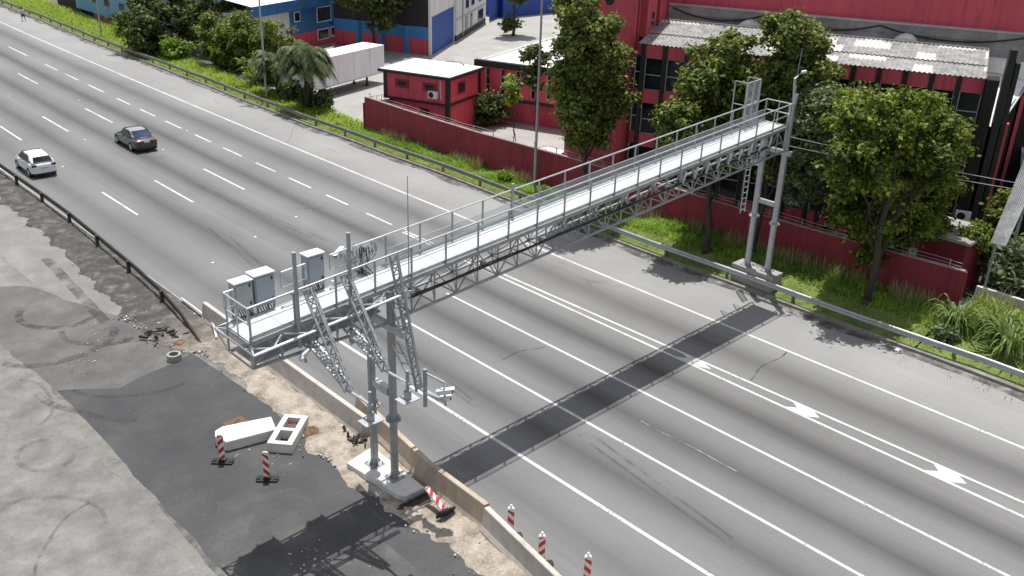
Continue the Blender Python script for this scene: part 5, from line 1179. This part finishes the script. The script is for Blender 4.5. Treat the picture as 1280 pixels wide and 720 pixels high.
bush('bush', 'pale weedy bush climbing the verge left of the dense dark tree', [(24.4, 114, 1.2, 1.5, 2.4, 1.2), (25, 109, 1.0, 1.2, 2.0, 1.0)], 40, 3000, .28, LF5)
bush('bush', 'leafy dark bush under the ribbed canopy at the right edge', [(29.4, 14.9, 1.5, 1.4, 1.2, 1.1), (30.6, 13.6, 1.4, 1.3, 1.2, 1.1), (31.6, 14.6, 1.9, 1., 1., .9)], 60, 5200, .2, LF3)
bush('ivy', 'bright ivy spilling over the slab roof and post of the gate hut', [(28.9, 16.5, 3.15, 1.15, .8, .25), (29.4, 15.9, 2.8, .7, .5, .5), (30.2, 16.0, 4.1, .6, .5, .9), (28.4, 15.95, 2.8, .9, .2, .3)], 60, 3600, .15, LF2, 'ivy', (.25, .45))
mb = MB(); mb.tube([(28.9, 15.6, 0), (28.95, 15.65, 3.0)], [.16, .12], 8); tag(mb.build('mossy_post', mat('moss_bark', (.05, .07, .025), .95, 0, .4, 4.)), 'mossy green post at the corner of the gate hut', 'post')
bush('bush', 'tangle of mid green shrubs around the banana leaves', [(24.6, 90, 1.8, 1.8, 3.0, 1.9), (25.2, 83, 1.9, 1.9, 3.2, 1.9), (24.6, 78.5, 1.6, 1.4, 2.2, 1.5), (27, 88, 3.0, 1.8, 2.4, 1.8)], 130, 13000, .24, LF2)
bush('bush', 'tall feathery bamboo thicket rising behind the banana leaves', [(25.6, 88, 4.0, 2.0, 3.0, 2.3), (26.4, 83, 3.7, 1.8, 2.6, 2.0), (25.2, 93, 3.4, 1.8, 2.4, 2.0)], 150, 15000, .2, LF1, 'bamboo')
bush('bush', 'dark undergrowth beneath the drooping palm', [(22.6, 73, .9, 1.2, 2.0, 1.0), (23.0, 69.6, .7, .9, 1.5, .8)], 44, 3600, .22, LF4)

def frond_set(name, label, base, n, length, rise, droop, m, width=.5, cat='palm', leaflet=True, trunk_h=0., group=None, seg=9, fan=(0, 360), stems=1, lw=.055):
    t = thing(name, label, cat, base, 0, group); V = []; F = []; b0 = np.array(base)
    mbt = MB()
    for s in range(stems):
        off = np.array([RNG.normal() * .5, RNG.normal() * .5, 0]) * (stems > 1); hh = trunk_h * RNG.uniform(.65, 1.05) if stems > 1 else trunk_h; c0 = b0 + off + np.array([0, 0, hh])
        if trunk_h: mbt.tube([tuple(b0 + off * .6), tuple(b0 + off + np.array([.1, 0, hh * .6])), tuple(c0)], [.13, .1, .08], 8)
        for i in range(n):
            az = R(RNG.uniform(*fan)); L = length * RNG.uniform(.7, 1.15); up = rise * RNG.uniform(.6, 1.2); dr = droop * RNG.uniform(.7, 1.3)
            h = np.array([math.cos(az), math.sin(az), 0]); side = np.array([-math.sin(az), math.cos(az), 0]); pts = []
            for k in range(seg + 1):
                u = k / seg; pts.append(c0 + h * L * (u - .12 * u * u) * .85 + np.array([0, 0, up * math.sin(u * 1.9) * L * .55 - dr * u * u * L * .6]))
            if leaflet:
                per = 5
                for k in range(seg):
                    for q_ in range(per):
                        u = (k + q_ / per) / seg; p_ = pts[k] + (pts[k + 1] - pts[k]) * (q_ / per); wl = width * (math.sin(math.pi * min(1, u * .9 + .12)) ** .7) * RNG.uniform(.8, 1.15); d = (pts[k + 1] - pts[k]); d = d / np.linalg.norm(d)
                        for sg in (-1, 1):
                            tip = p_ + (side * sg * .8 + d * .55) * wl + np.array([0, 0, -wl * RNG.uniform(.25, .7)]); o = len(V); w_ = d * lw
                            V += [p_ - w_ * .4, p_ + w_, tip + w_ * .2, tip - w_ * .1]; F.append((o, o + 1, o + 2, o + 3))
            else:
                for k in range(seg):
                    u0, u1 = k / seg, (k + 1) / seg; w0 = width * (math.sin(math.pi * min(.98, u0 * .85 + .12)) ** .8); w1 = width * (math.sin(math.pi * min(.995, u1 * .85 + .145)) ** .8) * (k < seg - 1)
                    o = len(V); V += [pts[k] - side * w0 * .5, pts[k] + side * w0 * .5, pts[k + 1] + side * w1 * .5, pts[k + 1] - side * w1 * .5]; F.append((o, o + 1, o + 2, o + 3))
    np_mesh('fronds', V, F, m, t)
    if trunk_h: mbt.build('trunk', BARK, t, smooth=True)
    return t
frond_set('palm_tree', 'dark drooping palm with many hanging fronds beside the lamp post and trailer', (21.75, 70.2, .1), 30, 3.2, 1.0, 1.25, LFP, .6, trunk_h=4.3, stems=4, lw=.075)
frond_set('palm_tree', 'second palm with drooping dark fronds just behind the lamp post', (22.6, 76.5, .1), 24, 2.9, 1.0, 1.15, LFP, .55, trunk_h=3.4, stems=3, lw=.075)
frond_set('banana_plant', 'banana plant with bright upright leaves among the shrubs', (25.6, 88.0, .6), 12, 3.6, 1.6, .5, LF5, .5, cat='banana plant', leaflet=False, trunk_h=.8, stems=2)
frond_set('banana_plant', 'smaller banana plant half hidden behind the lamp post', (23.4, 80.5, .1), 9, 2.8, 1.4, .6, LF2, .45, cat='banana plant', leaflet=False, trunk_h=.8, stems=2)
for b_, lab, n_ in (((21.95, 14.2, .5), 'large clump of pale arching cane grass at the end of the maroon wall', 130), ((21.5, 11.6, .5), 'clump of arching cane grass cut by the right edge of the frame', 120), ((22.9, 12.6, .5), 'cane grass clump growing behind the two front clumps', 90)):
    frond_set('cane_grass', lab, b_, n_, 2.0, 1.55, 1.0, leaf_mat('cane_leaf_green', (.05, .09, .02), (.13, .2, .045), (.30, .38, .13), .35), .085, cat='grass clump', leaflet=False, group='cane grass clumps by the right edge', seg=8)

# grass on the verge: uncountable blades, one object per sort
def blades(name, label, pts, hts, w, m, lean=.35):
    n = len(pts); az = RNG.uniform(0, 2 * math.pi, n); d = np.stack([np.cos(az), np.sin(az), np.zeros(n)], 1); sd = np.stack([-np.sin(az), np.cos(az), np.zeros(n)], 1)
    hts = hts[:, None]; ln = RNG.uniform(.1, 1, n)[:, None] * lean; up = np.array([0, 0, 1.])
    w = (w if np.isscalar(w) else w[:, None]) * RNG.uniform(.7, 1.3, n)[:, None]
    p0 = pts; p1 = pts + up * hts * .55 + d * hts * ln * .35; p2 = pts + up * hts * (1 - .25 * ln) + d * hts * ln * 1.1
    V = np.stack([p0 - sd * w, p0 + sd * w, p1 + sd * w * .8, p1 - sd * w * .8, p2 + sd * w * .12, p2 - sd * w * .12], 1).reshape(-1, 3); o = (np.arange(n) * 6)[:, None]
    F = np.concatenate([o + np.array([0, 1, 2, 3]), o + np.array([3, 2, 4, 5])]); ob = np_mesh(name, V, F, m); tag(ob, label, 'grass', kind='stuff'); return ob
def scatter(n, ya, yb, fa, fb, dens=None):
    y = RNG.uniform(ya, yb, n); a = RNG.uniform(fa, fb, n); bd = 1.6e-4 * np.clip(y - 50, 0, None) ** 2
    x0 = 19.62 + bd; x1 = np.array([verge_end(v) for v in y]) + bd * (y > 62); x = x0 + a * (x1 - x0)
    z = np.array([verge_z(i, j) for i, j in zip(x, y)]); return np.stack([x, y, z], 1), a
GR1 = leaf_mat('verge_grass_green', (.17, .27, .035), (.32, .45, .06), (.48, .56, .13), .42)
GR2 = leaf_mat('verge_grass_lush', (.12, .24, .035), (.27, .45, .07), (.42, .57, .13), .42)
GR3 = leaf_mat('grass_seed_heads', (.2, .19, .08), (.36, .33, .17), (.5, .42, .28), .3)
def clumpy(P, f, thr): 
    k = np.array([mnoise.noise((p[0] * f, p[1] * f, 5.)) for p in P]); return k > thr
P, a = scatter(16000, 5, 64, .0, 1.); blades('grass', 'short yellow green grass on the verge along the guard rail', P, RNG.uniform(.08, .26, len(P)), .014, GR1, 1.4)
P, a = scatter(26000, 5, 62, .38, .98); k = clumpy(P, .55, -.28); P = P[k]; a = a[k]; pat = np.array([.75 + .5 * mnoise.noise((p[0] * .8, p[1] * .5, 9.)) for p in P]); blades('tall_grass', 'tall lush grass growing thickly at the foot of the maroon wall', P, RNG.uniform(.35, .8, len(P)) * (.45 + .65 * a) * pat, .02, GR2, 1.25)
P, a = scatter(5200, 8, 61, .72, .99); k = clumpy(P, .4, .0); P = P[k]; blades('seeding_grass', 'pinkish seed heads standing above the tall grass at the wall', P, RNG.uniform(.65, 1.15, len(P)), .014, GR3, .5)
P, a = scatter(20000, 62, 170, .02, 1.); blades('far_grass', 'bright grassy slope beyond the guard rail in the far left', P, RNG.uniform(.15, .5, len(P)) * (.5 + .8 * a), .042, GR1, 1.4)
P, a = scatter(500, 5, 70, -.22, -.02); blades('kerb_weeds', 'small dry weeds growing along the kerb', P - np.array([.25, 0, .05]), RNG.uniform(.06, .2, len(P)), .015, leaf_mat('dry_weed', (.05, .06, .02), (.12, .12, .05), (.2, .18, .09), .2), .9)

mb = MB(); mb.grid(5, 4, lambda a, c: (18.75 + .34 * a, 15.2 + .22 * c, .02 + .05 * math.sin(a * 5 + c * 7) ** 2)); tag(mb.build('litter', WHITE), 'crumpled white scrap of litter lying by the right kerb', 'litter')
# small leafy weeds rising from the verge
for i, (x, y, lab) in enumerate(((20.7, 13.9, 'low grey green weed bush in front of the cane grass'), (21.35, 44.5, 'leafy weed in the tall grass near the lamp post foot'), (21.2, 40.2, 'leafy weed by the maroon wall behind the gantry railing'))):
    bush('weed_bush', lab, [(x, y, verge_z(x, y) + .3, .45, .6, .35)], 14, 700, .13, LF3 if i == 0 else LF5, 'weed', (.15, .3))

# ------------------------------------------------------------------ light, sky, camera
SUN = Vector((.18, .212, 1.)).normalized(); el = math.asin(SUN.z); az = math.atan2(SUN.x, SUN.y)
w = bpy.data.worlds.new('World'); scene.world = w; w.use_nodes = True; nt = w.node_tree; bg = nt.nodes['Background']
sk = nt.nodes.new('ShaderNodeTexSky'); sk.sky_type = 'NISHITA'; sk.sun_disc = False; sk.sun_elevation = el; sk.sun_rotation = az; sk.air_density = 1.; sk.dust_density = 1.5; sk.ozone_density = 1.
hs = nt.nodes.new('ShaderNodeHueSaturation'); hs.inputs['Saturation'].default_value = .38; nt.links.new(sk.outputs[0], hs.inputs['Color']); nt.links.new(hs.outputs[0], bg.inputs['Color']); bg.inputs['Strength'].default_value = .14
ld = bpy.data.lights.new('sun', 'SUN'); ld.energy = 5.0; ld.angle = R(.53); ld.color = (1., .975, .935)
so = bpy.data.objects.new('sun', ld); COL.objects.link(so); so.location = (0, 0, 60); so.rotation_euler = SUN.to_track_quat('Z', 'Y').to_euler()

yaw, pitch, roll, f_px = CAMV = (0.764, 0.419, 0.033, 1170.)
cy_, sy_, cp_, sp_ = math.cos(yaw), math.sin(yaw), math.cos(pitch), math.sin(pitch)
Fw = Vector((sy_ * cp_, cy_ * cp_, -sp_)); Rt = Vector((cy_, -sy_, 0)); Up = Rt.cross(Fw); cr_, sr_ = math.cos(roll), math.sin(roll)
R2 = Rt * cr_ + Up * sr_; U2 = Rt * -sr_ + Up * cr_
cam = bpy.data.cameras.new('camera'); co = bpy.data.objects.new('camera', cam); COL.objects.link(co)
M = Matrix((R2, U2, -Fw)).transposed().to_4x4(); M.translation = (-20.278, 0, 19.476); co.matrix_world = M
cam.sensor_width = 36; cam.lens = 36 * f_px / 1280; cam.clip_start = .5; cam.clip_end = 4000
scene.camera = co
scene.view_settings.view_transform = 'Standard'; scene.view_settings.look = 'None'; scene.view_settings.exposure = 0
scene.render.resolution_x = 1024; scene.render.resolution_y = 576
